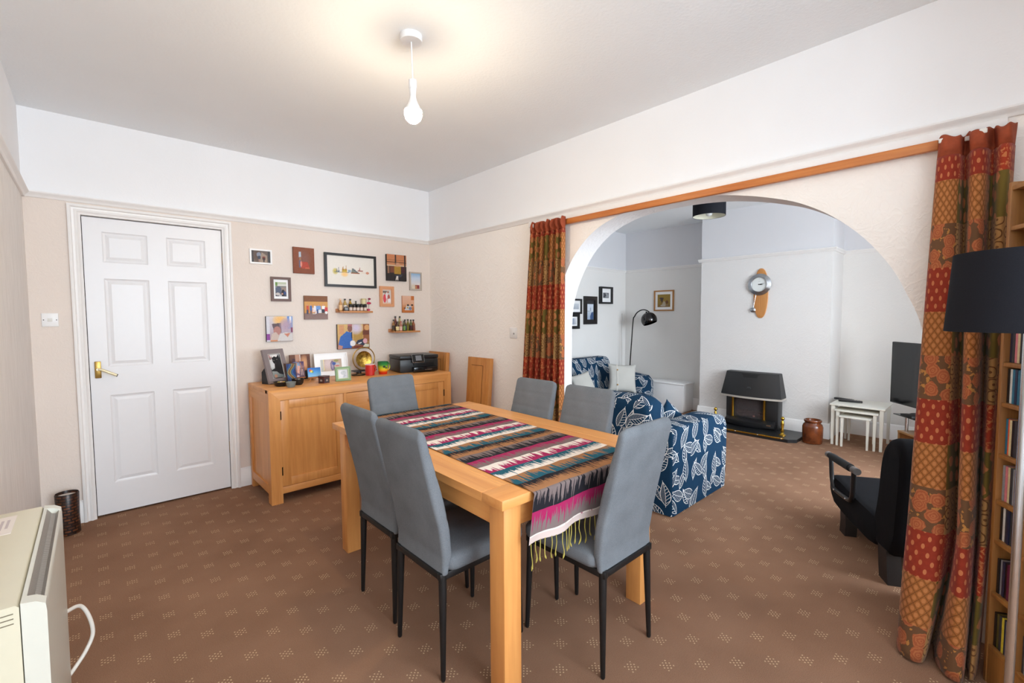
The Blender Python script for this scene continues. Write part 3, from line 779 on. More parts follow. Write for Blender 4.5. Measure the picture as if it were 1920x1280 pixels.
# ------------------------------------------------------------------ picture ledges and bottles
def ledge(label, x0, x1, z, yfz):
    r = thing('picture_ledge', label, 'shelf', ((x0 + x1) / 2, D, z), group='little oak ledges of bottles')
    G().box(x0, x1, D - .012, D - .001, z, z + .034, .002).build('back_board', SHELFW, r)
    G().box(x0, x1, yfz, D - .012, z, z + .010, .002).build('shelf_board', SHELFW, r)
    G().box(x0 + .03, x1, yfz - .006, yfz + .004, z - .003, z + .014, .002).build('front_lip', SHELFW, r)
    return r
L1Z, L2Z = 1.364, 1.174
ledge('little oak ledge of bottles and black-capped jars under the skyline print', 1.59, 1.893, L1Z, 3.92)
ledge('little oak ledge crowded with miniatures nearest the corner', 2.095, 2.388, L2Z, 3.92)
bm_cache = {}
def bottle(label, x, y, z, r, h, liquid, capc, lab=None, neck=.45, group='miniature bottles'):
    t_ = thing('miniature_bottle', label, 'bottle', (x, y, z), group=group)
    rn = r * neck
    G().lathe([(r * .9, 0), (r, .003), (r, h * .55), (r * .93, h * .62), (rn * 1.1, h * .78), (rn, h * .82), (rn, h * .90)], x, y, z, 14).build('glass_body', mat_bottle(liquid), t_)
    G().lathe([(rn * 1.25, h * .88), (rn * 1.25, h), (rn * 1.15, h)], x, y, z, 12).build('cap', plain('cap_%d_%d_%d' % capc, capc, .4), t_)
    if lab:
        G().lathe([(r * 1.02, h * .10), (r * 1.03, h * .11), (r * 1.03, h * .48), (r * 1.02, h * .49)], x, y, z, 14).build('label_band', plain('label_%d_%d_%d' % lab, lab, .6, var=.12, sc=160), t_)
    return t_
def mat_bottle(c):
    k = 'bottle_glass_%d_%d_%d' % c
    if k not in bm_cache: bm_cache[k] = mat_glass(k, c)
    return bm_cache[k]
BK = (20, 20, 22)
z1_ = L1Z + .010
bottle('pink-tinted clear bottle at the left end of the upper ledge', 1.615, 3.965, z1_, .015, .112, (224, 170, 112), (222, 190, 160), (226, 186, 140))
bottle('pale gold bottle with a white label second along the upper ledge', 1.662, 3.98, z1_, .0155, .112, (206, 172, 96), BK, (220, 208, 196))
bottle('amber gold bottle behind the black-capped jars of the upper ledge', 1.712, 3.985, z1_, .0155, .112, (196, 154, 48), BK, (206, 160, 60))
bottle('short dark bottle behind the middle black-capped jar', 1.764, 3.985, z1_, .012, .094, (92, 84, 50), BK, (80, 76, 60))
def jar_small(label, x):
    t_ = thing('spice_jar', label, 'jar', (x, 3.945, z1_), group='black-capped jars on the upper ledge')
    G().lathe([(.0125, 0), (.0135, .002), (.0135, .036), (.011, .040)], x, 3.945, z1_, 14).build('jar_body', mat_bottle((150, 92, 62)), t_)
    G().lathe([(.0138, .008), (.0141, .009), (.0141, .034), (.0138, .035)], x, 3.945, z1_, 14).build('label_band', plain('jar_label', (214, 196, 184), .6), t_)
    G().lathe([(.0145, .038), (.0145, .064), (.013, .066)], x, 3.945, z1_, 14).build('lid', BLACK, t_)
for i, (x, nm) in enumerate(((1.697, 'leftmost'), (1.731, 'second'), (1.765, 'middle'), (1.798, 'fourth'), (1.832, 'rightmost'))):
    jar_small('%s of the five black-capped jars on the upper ledge' % nm, x)
t_ = thing('round_tin', 'small black tin with white squiggle leaning on the upper ledge', 'tin', (1.655, 3.942, z1_))
G().cyl((1.655, 3.936, z1_ + .021), (1.655, 3.950, z1_ + .0205), .021, n=24).build('lid', BLACK, t_)
g = G()
for dz in (.007, -.004): g.tube([(1.641, 3.935, z1_ + .019 + dz), (1.650, 3.935, z1_ + .023 + dz), (1.658, 3.935, z1_ + .018 + dz), (1.668, 3.935, z1_ + .022 + dz)], .002, 6)
g.build('emblem', WHITE, t_)
t_ = thing('cream_canister', 'cream canister standing at the back right of the upper ledge', 'canister', (1.838, 3.985, z1_))
G().lathe([(.021, 0), (.022, .002), (.022, .108), (.021, .110)], 1.838, 3.985, z1_, 20).build('body', plain('cream_tin', (214, 202, 158), .5), t_)
G().lathe([(.0225, .106), (.0225, .116), (.018, .118)], 1.838, 3.985, z1_, 20).build('lid', plain('cream_tin_lid', (196, 180, 130), .4), t_)
t_ = thing('flower_ornament', 'magenta flower ornament in a pink pot on the upper ledge', 'ornament', (1.868, 3.95, z1_))
G().lathe([(.010, 0), (.013, .022), (.011, .024)], 1.868, 3.95, z1_, 14).build('pot', plain('pink_pot', (196, 62, 96), .5), t_)
G().cyl((1.868, 3.95, z1_ + .02), (1.872, 3.95, z1_ + .115), .0016, n=6).build('stem', plain('flower_stem', (96, 120, 72), .7), t_)
G().sph((1.870, 3.946, z1_ + .075), .022, .014, .011, 14, 8).build('flower', plain('magenta_flower', (186, 32, 74), .6), t_)
G().sph((1.876, 3.948, z1_ + .114), .014, .010, .009, 12, 8).build('flower', plain('plum_flower', (132, 30, 66), .6), t_)
z2_ = L2Z + .010
B2 = [('amber bottle with dark label at the left end of the lower ledge', 2.124, 3.965, .0135, .114, (176, 124, 62), BK, (70, 58, 44)),
      ('tall dark red-brown bottle behind the squat cream-labelled one', 2.158, 3.99, .0135, .146, (120, 48, 46), BK, (104, 40, 44)),
      ('squat bottle with a broad cream label on the lower ledge', 2.153, 3.945, .0160, .094, (96, 70, 52), (44, 30, 30), (226, 208, 152)),
      ('pink bottle with a white label and red cap on the lower ledge', 2.189, 3.945, .0155, .096, (214, 140, 112), (176, 76, 70), (226, 190, 176)),
      ('tall pale yellow bottle at the back of the lower ledge', 2.205, 3.99, .0135, .146, (206, 196, 122), BK, (210, 200, 140)),
      ('dark green bottle with a bright green label', 2.227, 3.945, .0145, .098, (70, 80, 30), BK, (108, 146, 72)),
      ('amber bottle with a violet-blue label', 2.252, 3.975, .0135, .114, (150, 104, 62), BK, (70, 66, 150)),
      ('olive yellow bottle behind the green-glass one at the right', 2.290, 3.985, .0135, .116, (150, 140, 40), BK, (130, 124, 40)),
      ('green-glass bottle with a dark lower label near the right end', 2.303, 3.950, .0145, .112, (92, 104, 34), BK, (66, 28, 32)),
      ('russet bottle at the right end of the lower ledge', 2.340, 3.965, .0165, .112, (168, 92, 46), BK, (120, 64, 44))]
for lb, x, y, r, h, lq, cp, la in B2: bottle(lb, x, y, z2_, r, h, lq, cp, la)

# ------------------------------------------------------------------ sideboard
SX0, SX1, SY0, SY1, SH = .877, 2.41, 3.437, 3.985, .815
sb = thing('sideboard', 'honey oak sideboard with two panelled doors and central drawers', 'sideboard', ((SX0 + SX1) / 2, 3.71, 0))
g = G().box(SX0, SX1, SY0 + .03, SY1, SH - .028, SH, .003)
g.build('top', W_X, sb)
fw2 = .075
g = G().prism([(SX0, SH), (SX1, SH), (SX1 - fw2, .737), (SX0 + fw2, .737)], 'y', SY0, SY0 + .032)
es = [e for e in g.bm.edges if all(abs(v.co.z - SH) < 1e-4 and abs(v.co.y - SY0) < 1e-4 for v in e.verts)]
bmesh.ops.bevel(g.bm, geom=es, offset=.022, segments=3, affect='EDGES', profile=.5)
g.build('top_rail', W_X, sb, ang=60)
for sx in (0, 1):
    a, b = (SX0, SX0 + fw2) if sx == 0 else (SX1, SX1 - fw2)
    G().prism([(a, 0), (b, 0), (b, .737), (a, SH - .001)], 'y', SY0 - .0005, SY0 + .075).build('leg', W_Z, sb)
    a2, b2 = sorted((a, a + (.045 if sx == 0 else -.045)))
    G().box(a2, b2, SY1 - .045, SY1, 0, SH - .028, .002).build('leg', W_Z, sb)
    a3, b3 = sorted((a + (.001 if sx == 0 else -.001), a + (.03 if sx == 0 else -.03)))
    g = G().box(a3, b3, SY0 + .031, SY1 - .045, .715, SH - .028).box(a3, b3, SY0 + .075, SY1 - .045, .065, .125)
    g.build('side_rail', W_Y, sb)
    a4, b4 = sorted((a + (.012 if sx == 0 else -.012), a + (.024 if sx == 0 else -.024)))
    G().box(a4, b4, SY0 + .075, SY1 - .045, .12, .72).build('side_panel', W_Z, sb)
G().box(SX0 + fw2, SX1 - fw2, SY0 + .004, SY0 + .034, .066, .114, .001).build('bottom_rail', W_X, sb)
G().box(SX0 + .03, SX1 - .03, SY0 + .04, SY1 - .01, .075, .095).box(SX0 + .03, SX1 - .03, SY1 - .02, SY1 - .01, .095, .78).build('carcass', W_X, sb)
for a, b in ((1.405, 1.430), (1.867, 1.892)): G().box(a, b, SY0 + .004, SY0 + .03, .1155, .736).build('divider', W_Z, sb)
for k, (a, b) in enumerate(((.9535, 1.4035), (1.8935, 2.3335))):
    z0, z1 = .117, .7345
    g = G(); w = .058
    g.box(a, a + w, SY0 + .005, SY0 + .027, z0, z1, .0015); g.box(b - w, b, SY0 + .005, SY0 + .027, z0, z1, .0015)
    g.box(a + w, b - w, SY0 + .0055, SY0 + .027, z0, z0 + w, .001); g.box(a + w, b - w, SY0 + .0055, SY0 + .027, z1 - w, z1, .001)
    dd = g.build('door', W_Z, sb)
    G().box(a + w - .003, b - w + .003, SY0 + .013, SY0 + .022, z0 + w - .003, z1 - w + .003).build('door_panel', W_Z, dd)
    hx2 = a - .001 if k == 0 else b + .001
    for zz in (.20, .60): G().cyl((hx2, SY0 + .002, zz), (hx2, SY0 + .002, zz + .06), .0045, n=10).build('hinge', DARKM, dd)
zz = [.117, .322, .527, .7345]
for z0, z1 in zip(zz, zz[1:]):
    dd = G().box(1.4315, 1.8655, SY0 + .005, SY0 + .027, z0 + .0015, z1 - .0015, .002).build('drawer', W_X, sb)
    G().box(1.61, 1.69, SY0 - .016, SY0 - .004, (z0 + z1) / 2 + .015, (z0 + z1) / 2 + .035, .003).cyl((1.63, SY0 - .006, (z0 + z1) / 2 + .025), (1.63, SY0 + .006, (z0 + z1) / 2 + .025), .005).cyl((1.67, SY0 - .006, (z0 + z1) / 2 + .025), (1.67, SY0 + .006, (z0 + z1) / 2 + .025), .005).build('drawer_handle', DARKM, dd)

# ------------------------------------------------------------------ things standing on the sideboard
ST = SH
def lean_parts(r, deg):
    M = Matrix.Rotation(-math.radians(deg), 4, 'X')
    for ch in r.children: ch.data.transform(M)

def standing_frame(name, label, loc, yaw, w, h, fwid, fm, th, painter, lean=12, mount=None, mw=(0, 0, 0, 0), strut=None, lip=None, nu=44, group=None):
    r = thing(name, label, 'picture frame', loc, math.radians(yaw), group)
    frame_bars(-w / 2, w / 2, 0, h, fwid, -th, 0).build('frame', fm, r, local=True)
    G().box(-w / 2 + fwid * .8, w / 2 - fwid * .8, -th * .4, -.001, fwid * .8, h - fwid * .8).build('mount' if mount else 'backing', mount or WHITE, r, local=True)
    if lip: frame_bars(-w / 2 + fwid * .96, w / 2 - fwid * .96, fwid * .96, h - fwid * .96, .006, -th * 1.05, -th * .4).build('inner_lip', lip, r, local=True)
    a, b, c, d_ = mw
    paint('photo', -w / 2 + fwid + a, w / 2 - fwid - b, fwid + c, h - fwid - d_, -th * .4 - .0015, painter, r, nu, local=True)
    lean_parts(r, lean)
    if strut:
        sl = math.tan(math.radians(lean))
        G().prism([(.004, .0), (.085, .0), (.085, .09), (.004 + .13 * sl, .13)], 'x', strut - .03, strut + .03).build('stand', BLACKM, r, local=True)
    return r

CATART = art([(0, (110, 118, 116)), (.3, (150, 154, 150)), (.5, (206, 208, 210)), (1, (200, 196, 194))],
             [('b', .15, .9, .25, .14, (176, 120, 118)), ('e', .5, .95, .3, .1, (226, 222, 218)), ('e', .16, .82, .12, .04, (120, 100, 96)),
              ('p', [(.30, .98), (.36, .86), (.72, .86), (.92, .98), (.98, .7), (1, .3), (1, .12), (.7, .18), (.5, .28), (.1, .31), (.05, .34), (.4, .42), (.46, .6), (.34, .75)], (34, 33, 36)), ('e', .56, .74, .22, .16, (30, 29, 32)),
              ('e', .46, .74, .05, .018, (120, 118, 110)), ('e', .72, .77, .05, .018, (120, 118, 110)), ('e', .56, .62, .06, .035, (58, 54, 54)), ('e', .35, .1, .13, .07, (180, 130, 106))], 6, 21)
standing_frame('framed_photo', 'large taupe frame holding a black cat photo, at the left end of the sideboard', (1.045, 3.79, ST), 22, .178, .268, .037, plain('taupe_frame', (128, 116, 116), .5), .02, CATART, lean=17, lip=CHROME, strut=-.05, nu=60)

r = thing('photo_block', 'brown photo block standing behind the small prints on the sideboard', 'photo block', (1.243, 3.885, ST), math.radians(4))
G().box(-.082, .082, 0, .014, 0, .205, .002).build('block', plain('brown_block', (92, 56, 38), .5), r, local=True)
paint('print_face', -.081, .081, .001, .204, -.001, art([(0, (60, 40, 36)), (1, (110, 66, 46))], [('r', .26, .35, .5, 1, (186, 140, 116)), ('r', .48, .15, .52, 1, (240, 232, 226)), ('b', .7, .6, .26, .4, (212, 156, 110)), ('r', .12, .3, .26, .85, (70, 40, 50)), ('r', .56, .02, .8, .35, (30, 26, 30)), ('e', .62, .42, .1, .1, (190, 110, 76)), ('r', .84, .1, 1, .9, (96, 54, 38))], seed=22), r, 40, local=True)
lean_parts(r, 6)

def mini_easel(r, w, hz):
    g = G()
    for sx in (-1, 1): g.tube([(sx * w * .36, -.012, 0), (sx * w * .16, .012, hz * 1.12)], .0032, 6)
    g.tube([(0, .045, 0), (0, .012, hz * 1.25)], .0032, 6)
    g.box(-w * .5, w * .5, -.016, .002, .024, .031)
    g.build('easel', plain('easel_wood', (186, 116, 62), .5), r, local=True)
r = thing('small_print', 'small photo of a patterned dress on a mini easel, before the brown block', 'picture', (1.200, 3.80, ST), math.radians(6))
G().box(-.044, .044, -.006, 0, 0, .125, .001).build('card', BLACK, r, local=True)
paint('print_face', -.043, .043, .001, .124, -.0075, art([(0, (96, 76, 110)), (.6, (150, 110, 110)), (1, (60, 44, 92))], [('r', 0, .6, .3, .85, (222, 226, 236)), ('b', .3, .75, .5, .3, (140, 170, 196)), ('p', [(.3, .3), (.4, .75), (.62, .7), (.5, .2)], (216, 160, 142)), ('p', [(.55, .02), (.6, .55), (1, .6), (1, .02)], (116, 92, 100)), ('r', .65, .1, .7, .5, (206, 180, 180)), ('r', .8, .1, .84, .5, (200, 180, 186)), ('e', .15, .15, .12, .1, (110, 40, 90)), ('r', 0, .3, .2, .5, (40, 36, 44)), ('e', .3, .06, .2, .05, (206, 186, 196))], 16, 23), r, 36, local=True)
for ch in r.children: ch.data.transform(Matrix.Translation((0, -.004, .031)) @ Matrix.Rotation(-math.radians(12), 4, 'X'))
mini_easel(r, .09, .13)

r = thing('kite_print', 'little blue picture of a rainbow kite on a mini easel', 'picture', (1.293, 3.735, ST), math.radians(-3))
G().box(-.05, .05, -.006, 0, 0, .074, .001).build('card', plain('blue_card', (60, 110, 176), .5), r, local=True)
paint('print_face', -.049, .049, .001, .073, -.0075, art([(0, (150, 200, 232)), (.5, (86, 160, 222)), (1, (40, 104, 190))], [('e', .22, .68, .12, .16, (190, 70, 76)), ('e', .3, .62, .11, .12, (232, 176, 72)), ('e', .34, .54, .10, .10, (90, 160, 70)), ('e', .27, .56, .09, .08, (214, 206, 110)), ('p', [(.4, .5), (.44, .38), (.36, .45)], (176, 60, 90))], 4, 24), r, 44, local=True)
for ch in r.children: ch.data.transform(Matrix.Translation((0, -.004, .031)) @ Matrix.Rotation(-math.radians(12), 4, 'X'))
mini_easel(r, .1, .075)

r = thing('ornament_tile', 'upright blue tile with a brown snaking pattern beside the cat photo', 'ornament', (1.118, 3.742, ST), math.radians(8))
g = G().loft([[(x * sx + sh, y, z) for x, y in ((-1, -.012), (1, -.012), (1, .010), (-1, .010))] for z, sx, sh in ((0, .036, .006), (.05, .034, .010), (.10, .036, .0), (.153, .040, -.004))])
g.build('tile_body', plain('tile_brown', (86, 56, 44), .6), r, local=True)
g = G().grid(lambda a, b: (-.034 + .068 * a + (.006 - .010 * b), -.0132, .004 + .145 * b), 26, 56)
o = g.build('painted_face', PRINT, r, ang=None, fixn=False, local=True)
ca = o.data.color_attributes.new('print', 'FLOAT_COLOR', 'POINT')
for j in range(57):
    for i in range(27):
        a, b = i / 26, j / 56
        dd = abs(a - (.5 + .26 * math.sin(b * 7.2 + .8)))
        ca.data[j * 27 + i].color = S(*((110, 72, 44) if dd < .09 else (170, 140, 84) if dd < .15 else (70, 104, 96) if dd < .26 else (52, 84, 140) if dd < .45 else (38, 60, 110)))

def bowl(label, x, y, r, h, mat, rx=1.0, inner=None):
    t_ = thing('trinket_bowl', label, 'bowl', (x, y, ST))
    G().lathe([(r * .62, 0), (r * .85, h * .25), (r, h), (r * .9, h * .98), (r * .72, h * .4), (.002, h * .3)], x, y, ST, 22).build('bowl_body', mat, t_)
    if inner:
        rnd = random.Random(int(x * 1000))
        for k in range(4):
            a = rnd.uniform(0, 6.28)
            G().sph((x + r * .4 * math.cos(a), y + r * .4 * math.sin(a), ST + h * .72), .012, .010, .009, 10, 6).build('trinket', inner[k % len(inner)], t_)
    return t_
TR = [plain('trinket_gold', (206, 176, 84), .35), plain('trinket_rose', (196, 140, 124), .5), plain('trinket_cream', (220, 206, 180), .5)]
bowl('black bowl of trinkets at the left front of the sideboard', 1.012, 3.615, .052, .034, BLACK, inner=TR)
bowl('small grey stone bowl at the sideboard front edge', 1.046, 3.500, .034, .040, plain('grey_stone', (122, 126, 122), .6, var=.2, sc=60))
bowl('black bowl of trinkets behind the grey stone one', 1.125, 3.600, .045, .046, BLACK, inner=TR[::-1])

standing_frame('framed_photo', 'white frame with a deep white mount leaning on the wall behind the green frame', (1.508, 3.925, ST), 0, .286, .198, .008, WHITE, .014,
               art([(0, (206, 190, 170)), (1, (186, 160, 140))], [('r', 0, 0, .12, 1, (196, 198, 190)), ('r', .12, .1, .16, 1, (240, 226, 150)), ('b', .35, .6, .26, .6, (214, 196, 196)), ('e', .55, .45, .1, .42, (110, 96, 130)), ('b', .55, .45, .07, .36, (170, 160, 180)), ('e', .63, .62, .09, .14, (70, 92, 160)), ('e', .8, .55, .1, .12, (190, 190, 196)), ('e', .74, .86, .12, .1, (150, 150, 90)), ('e', .78, .42, .1, .06, (206, 120, 120))], 6, 25), lean=9, mount=WHITE, mw=(.045, .045, .035, .045), nu=60)

r = thing('hexagonal_box', 'small dark hexagonal trinket box with painted panels', 'box', (1.305, 3.560, ST), math.radians(10))
g = G().prism([(.046 * math.cos(PI / 3 * k), .046 * math.sin(PI / 3 * k)) for k in range(6)], 'z', 0, .046); g.build('box_body', plain('dark_red_lacquer', (84, 34, 28), .35), r, local=True)
g = G().prism([(.048 * math.cos(PI / 3 * k), .048 * math.sin(PI / 3 * k)) for k in range(6)], 'z', .046, .054); g.build('lid', plain('lid_lacquer', (58, 26, 22), .35), r, local=True)
for k, c in ((4, (46, 44, 48)), (5, (196, 176, 60)), (3, (60, 44, 44))):
    a = PI / 3 * (k + .5); rr = .046 * math.cos(PI / 6) + .0008
    M = Matrix.Rotation(a, 4, 'Z') @ Matrix.Translation((rr, 0, .023))
    G().box(-.0008, .0008, -.017, .017, -.016, .016).xf(M).build('painted_panel', plain('panel_%d' % k, c, .4), r, local=True)
    G().box(.0008, .0014, -.008, .008, -.007, .007).xf(M).build('panel_motif', plain('motif_%d' % k, (70, 110, 170) if k == 5 else (150, 130, 120), .4), r, local=True)

standing_frame('framed_photo', 'small square green frame at the front edge of the sideboard', (1.452, 3.552, ST), -6, .118, .112, .016, plain('green_frame', (124, 152, 104), .4), .016,
               art([(0, (206, 206, 214)), (1, (214, 214, 220))], [('b', .3, .5, .3, .6, (230, 230, 236)), ('e', .55, .6, .25, .2, (196, 200, 206)), ('p', [(.5, .1), (.6, .5), (.8, .3)], (186, 190, 200)), ('e', .6, .72, .1, .05, (180, 186, 190))], 6, 26), lean=10, lip=plain('green_frame_pale', (180, 196, 150), .4))

r = thing('gong', 'brass gong hanging in a ring on a black stand', 'gong', (1.766, 3.85, ST))
gx, gy = 1.766, 3.85
g = G().box(gx - .105, gx + .105, gy - .035, gy + .035, ST + .030, ST + .040, .002)
for sx in (-1, 1): g.box(gx + sx * .05 - .012, gx + sx * .05 + .012, gy - .03, gy + .03, ST, ST + .030, .002)
g.build('stand', BLACK, r)
G().tube([(gx + .101 * math.cos(2 * PI * k / 40), gy, ST + .138 + .101 * math.sin(2 * PI * k / 40)) for k in range(40)], .005, 8, closed=True).build('ring', BRASSY, r)
hm = newmat('hammered_brass', .32, 1.0); t = NT(hm); t.base(t.ramp(t.noise(t.coord(), 26, 3), [(.35, S(120, 84, 34)), (.65, S(216, 178, 84))])); t.bump(t.noise(t.coord(), 90, 2), .5, .004)
G().lathe([(.001, -.004), (.066, -.004), (.073, 0), (.072, .006), (.066, .002), (.001, .002)], 0, 0, 0, 36).xf(Matrix.Translation((gx, gy, ST + .133)) @ Matrix.Rotation(PI / 2, 4, 'X')).build('disc', hm, r)
g = G()
for sx in (-1, 1): g.cyl((gx + sx * .034, gy, ST + .133 + .062), (gx + sx * .040, gy, ST + .138 + .092), .0014, n=6)
g.build('cord', plain('white_cord', (220, 216, 206), .8), r)
r = thing('ornate_tray', 'flat dark ornate dish beside the gong foot', 'dish', (1.685, 3.79, ST), math.radians(-14))
G().lathe([(.05, 0), (.062, .008), (.060, .012), (.045, .006), (.001, .005)], n=20).xf(Matrix.Diagonal((1.0, .55, 1, 1))).build('dish_body', plain('dark_patina', (58, 50, 38), .45, .5), r, local=True)
G().sph((.01, 0, .010), .02, .012, .006, 12, 6).build('dish_relief', BRASSY, r, local=True)

def mug(name, label, x, y, rb, rt_, h, mat, rim, hang, matH=None):
    t_ = thing(name, label, 'mug', (x, y, ST))
    n_ = 28
    G().lathe([(rb * .9, 0), (rb, .004), ((rb * .55 + rt_ * .45) * 1.04, h * .5), (rt_, h - .002), (rt_ - .003, h), (rt_ - .005, h - .004), (rb - .004, .012), (.001, .010)], n=n_).build('cup_body', mat, t_, local=True)
    a = math.radians(hang); dx, dy = math.cos(a), math.sin(a)
    R = (rb + rt_) / 2
    G().tube(smooth_pts([(dx * (R - .002), dy * (R - .002), h * .84), (dx * (R + .018), dy * (R + .018), h * .86), (dx * (R + .032), dy * (R + .032), h * .62), (dx * (R + .026), dy * (R + .026), h * .36), (dx * (R - .002), dy * (R - .002), h * .22)], 5), .0055, 10).build('handle', matH or mat, t_, local=True)
    if rim: G().tube([(rt_ * .965 * math.cos(2 * PI * k / n_), rt_ * .965 * math.sin(2 * PI * k / n_), h - .001) for k in range(n_)], .0028, 8, closed=True).build('rim', rim, t_, local=True)
    return t_
RED = plain('red_glaze', (196, 44, 40), .25, var=.02)
m_ = mug('mug', 'straight red mug with a white rim', 1.765, 3.735, .038, .039, .096, RED, WHITE, 20)
G().sph((.036, -.014, .052), .004, .010, .016, 10, 6).build('print_motif', BLACK, m_, local=True)
RAS = mat_zramp('green_yellow_red_glaze', [(0.0, S(206, 40, 26)), (.022, S(214, 62, 24)), (.040, S(236, 196, 44)), (.062, S(176, 196, 40)), (.085, S(58, 146, 66)), (.11, S(30, 104, 60))], .2)
m_ = mug('mug', 'rounded mug glazed green, yellow and red', 1.888, 3.735, .036, .047, .112, RAS, None, 10)
g = G().sph((-.010, -.0445, .070), .014, .0035, .010, 10, 6).sph((.008, -.0455, .058), .010, .0035, .006, 10, 6)
g.build('print_motif', plain('dark_green_motif', (20, 44, 30), .4), m_, local=True)

r = thing('printer', 'black inkjet printer with a tilting touch screen on the sideboard', 'printer', (2.222, 3.775, ST), math.radians(-9))
PW, PD, PH = .185, .145, .155
PB = plain('printer_black', (26, 27, 29), .35, var=.05); PB2 = plain('printer_gloss_black', (16, 17, 19), .15, var=.05)
G().box(-PW, PW, -PD, PD, .006, PH - .035, .006).box(-PW + .02, PW - .02, -PD + .02, PD - .02, 0, .008).build('body', PB, r, local=True)
G().box(-PW - .003, PW + .003, -PD - .004, PD, PH - .033, PH, .007, 3).build('lid', PB, r, local=True)
G().box(-.075, .155, -PD - .055, -PD + .01, .010, .052, .005).build('paper_tray', PB2, r, local=True)
G().box(-.06, .14, -PD - .012, -PD + .004, .062, .105, .002).build('output_slot', plain('slot_dark', (10, 10, 11), .5), r, local=True)
G().box(.03, .10, -PD - .0565, -PD - .0545, .024, .028).build('tray_badge', CHROME, r, local=True)
M = Matrix.Translation((-.025, -PD - .030, .128)) @ Matrix.Rotation(-math.radians(22), 4, 'X')
pp = G().box(-.056, .056, -.008, .006, -.038, .038, .006, 3).xf(M).build('control_panel', PB2, r, local=True)
G().box(-.058, .058, -.006, .004, -.040, .040, .007, 3).xf(M).build('panel_bezel', CHROME, pp, local=True)
G().box(-.026, .030, -.0092, -.0078, -.022, .026).xf(M).build('screen', plain('grey_screen', (118, 122, 128), .25), pp, local=True)

# two leaning oak table leaves
def leaf_board(label, x_bot, x_top, y0, y1, h):
    th = math.asin((x_top - x_bot) / h)
    r = thing('table_leaf', label, 'table leaf', (x_bot, y0, 0), group='oak table leaves leaning by the sideboard')
    w = y1 - y0
    M = Matrix.Rotation(th, 4, 'Y')
    G().box(-.032, 0, 0, w, 0, h, .003).xf(M).build('board', LEAFW_Z, r, local=True)
    G().box(-.040, -.031, 0, .05, 0, h, .002).xf(M).build('edge_rail', LEAFW_Z, r, local=True)
    g = G().box(-.0335, -.0318, .10, .104, 0, h - .07).box(-.0335, -.0318, .10, w - .06, h - .072, h - .068)
    g.xf(M).build('panel_groove', plain('groove_dark', (92, 52, 22), .7), r, local=True)
leaf_board('upright oak table leaf leaning alone on the cream wall beyond the table', 2.47, 2.545, 2.985, 3.305, .958)
leaf_board('upright oak table leaf wedged behind the printer end of the sideboard', 2.475, 2.545, 3.64, 3.96, .975)

# ------------------------------------------------------------------ dining table and runner
TR_ = math.radians(-1.2)
tb = thing('dining_table', 'beech dining table with square legs and plank ends', 'table', (1.43, 1.795, 0), TR_)
TZ = .728
g = G()
for sy in (-1, 1):
    a, b = sorted((sy * .74, sy * .632)); g.box(-.475, .475, a, b, TZ - .033, TZ, .002, 2, mi=1)
for a, b in ((-.475, -.375), (-.374, -.125), (-.124, .125), (.126, .374), (.375, .475)):
    g.box(a, b, -.631, .631, TZ - .033, TZ, .0012, 1, mi=0)
g.build('tabletop', [T_Y, T_X], tb, local=True)
for sx in (-1, 1):
    for sy in (-1, 1):
        a, b = sorted((sx * .445, sx * .368)); c, d_ = sorted((sy * .712, sy * .635))
        G().box(a, b, c, d_, 0, TZ - .033, .003).build('leg', T_Z, tb, local=True)
for sx in (-1, 1):
    a, b = sorted((sx * .432, sx * .41)); G().box(a, b, -.635, .635, TZ - .123, TZ - .033, .001).build('apron', T_Y, tb, local=True)
for sy in (-1, 1):
    a, b = sorted((sy * .70, sy * .678)); G().box(-.368, .368, a, b, TZ - .123, TZ - .033, .001).build('apron', T_X, tb, local=True)

path = []      # (y, z, v) along the cloth from the hem to the far drop
def edge_y(u): return 1.0515 - .010 * u
NP = 150
def run_pt(u, b):
    s = b * 1.86                # cloth length
    ey = edge_y(u)
    hang = .168
    sag = .006 * math.sin(u * 19) * max(0, (hang - s) / hang) * 1.6
    if s < hang: y, z = ey - .010 + sag - .02 * (hang - s), TZ + .0005 - (hang - s) - .003 * math.sin(u * 9)
    else: y, z = ey - .010 + (s - hang), TZ + .0028
    if hang - .012 < s < hang + .02:
        t_ = (s - hang + .012) / .032; z = TZ - .010 * (1 - t_) ** 2 + .0028; y = ey - .012 + .014 * t_ ** 2
    wr = .0022 * max(0, math.sin(u * 23 + s * 9)) * (1 if hang + .03 < s < 1.66 else 0)
    if s > hang + 1.503: z = TZ + .0028 - (s - hang - 1.503) * .97; y = ey - .010 + 1.5035 + .004
    xl = 1.065 + .047 * (y - 1.1) - (.03 * (hang - s) / hang if s < hang else 0)
    w = .632 - (.02 * (hang - s) / hang if s < hang else 0)
    return (xl + w * u, y, z + wr)
rn = thing('table_runner', 'striped zigzag-patterned runner draped down the dining table with tassels', 'table runner', (1.4, 1.05, TZ))
g = G().grid(lambda a, b: run_pt(a, b), 48, 186, uvfn=lambda a, b: (a * .64, 1.437 - (1.0415 - .168 + b * 1.86)))
HEMV = 1.437 - (1.0415 - .168 + .022)
o = g.build('cloth', mat_runner(HEMV), rn, ang=60, fixn=False)
TAS = wood('olive_gold_cord', (120, 110, 40), (206, 190, 96), 'Z', .8)
rnd = random.Random(5)
for k in range(26):
    u = (k + .5) / 26 + rnd.uniform(-.008, .008)
    p = Vector(run_pt(u, 0.0)); L = rnd.uniform(.075, .10)
    q = [(p.x, p.y, p.z + .002), (p.x + rnd.uniform(-.004, .004), p.y, p.z - L * .35), (p.x + rnd.uniform(-.007, .007), p.y - .001, p.z - L * .75), (p.x + rnd.uniform(-.006, .006), p.y, p.z - L)]
    G().tube(smooth_pts(q, 4), [.0017] * 9 + [.0026, .0036, .0024, .001], 6).build('tassel', TAS, rn)

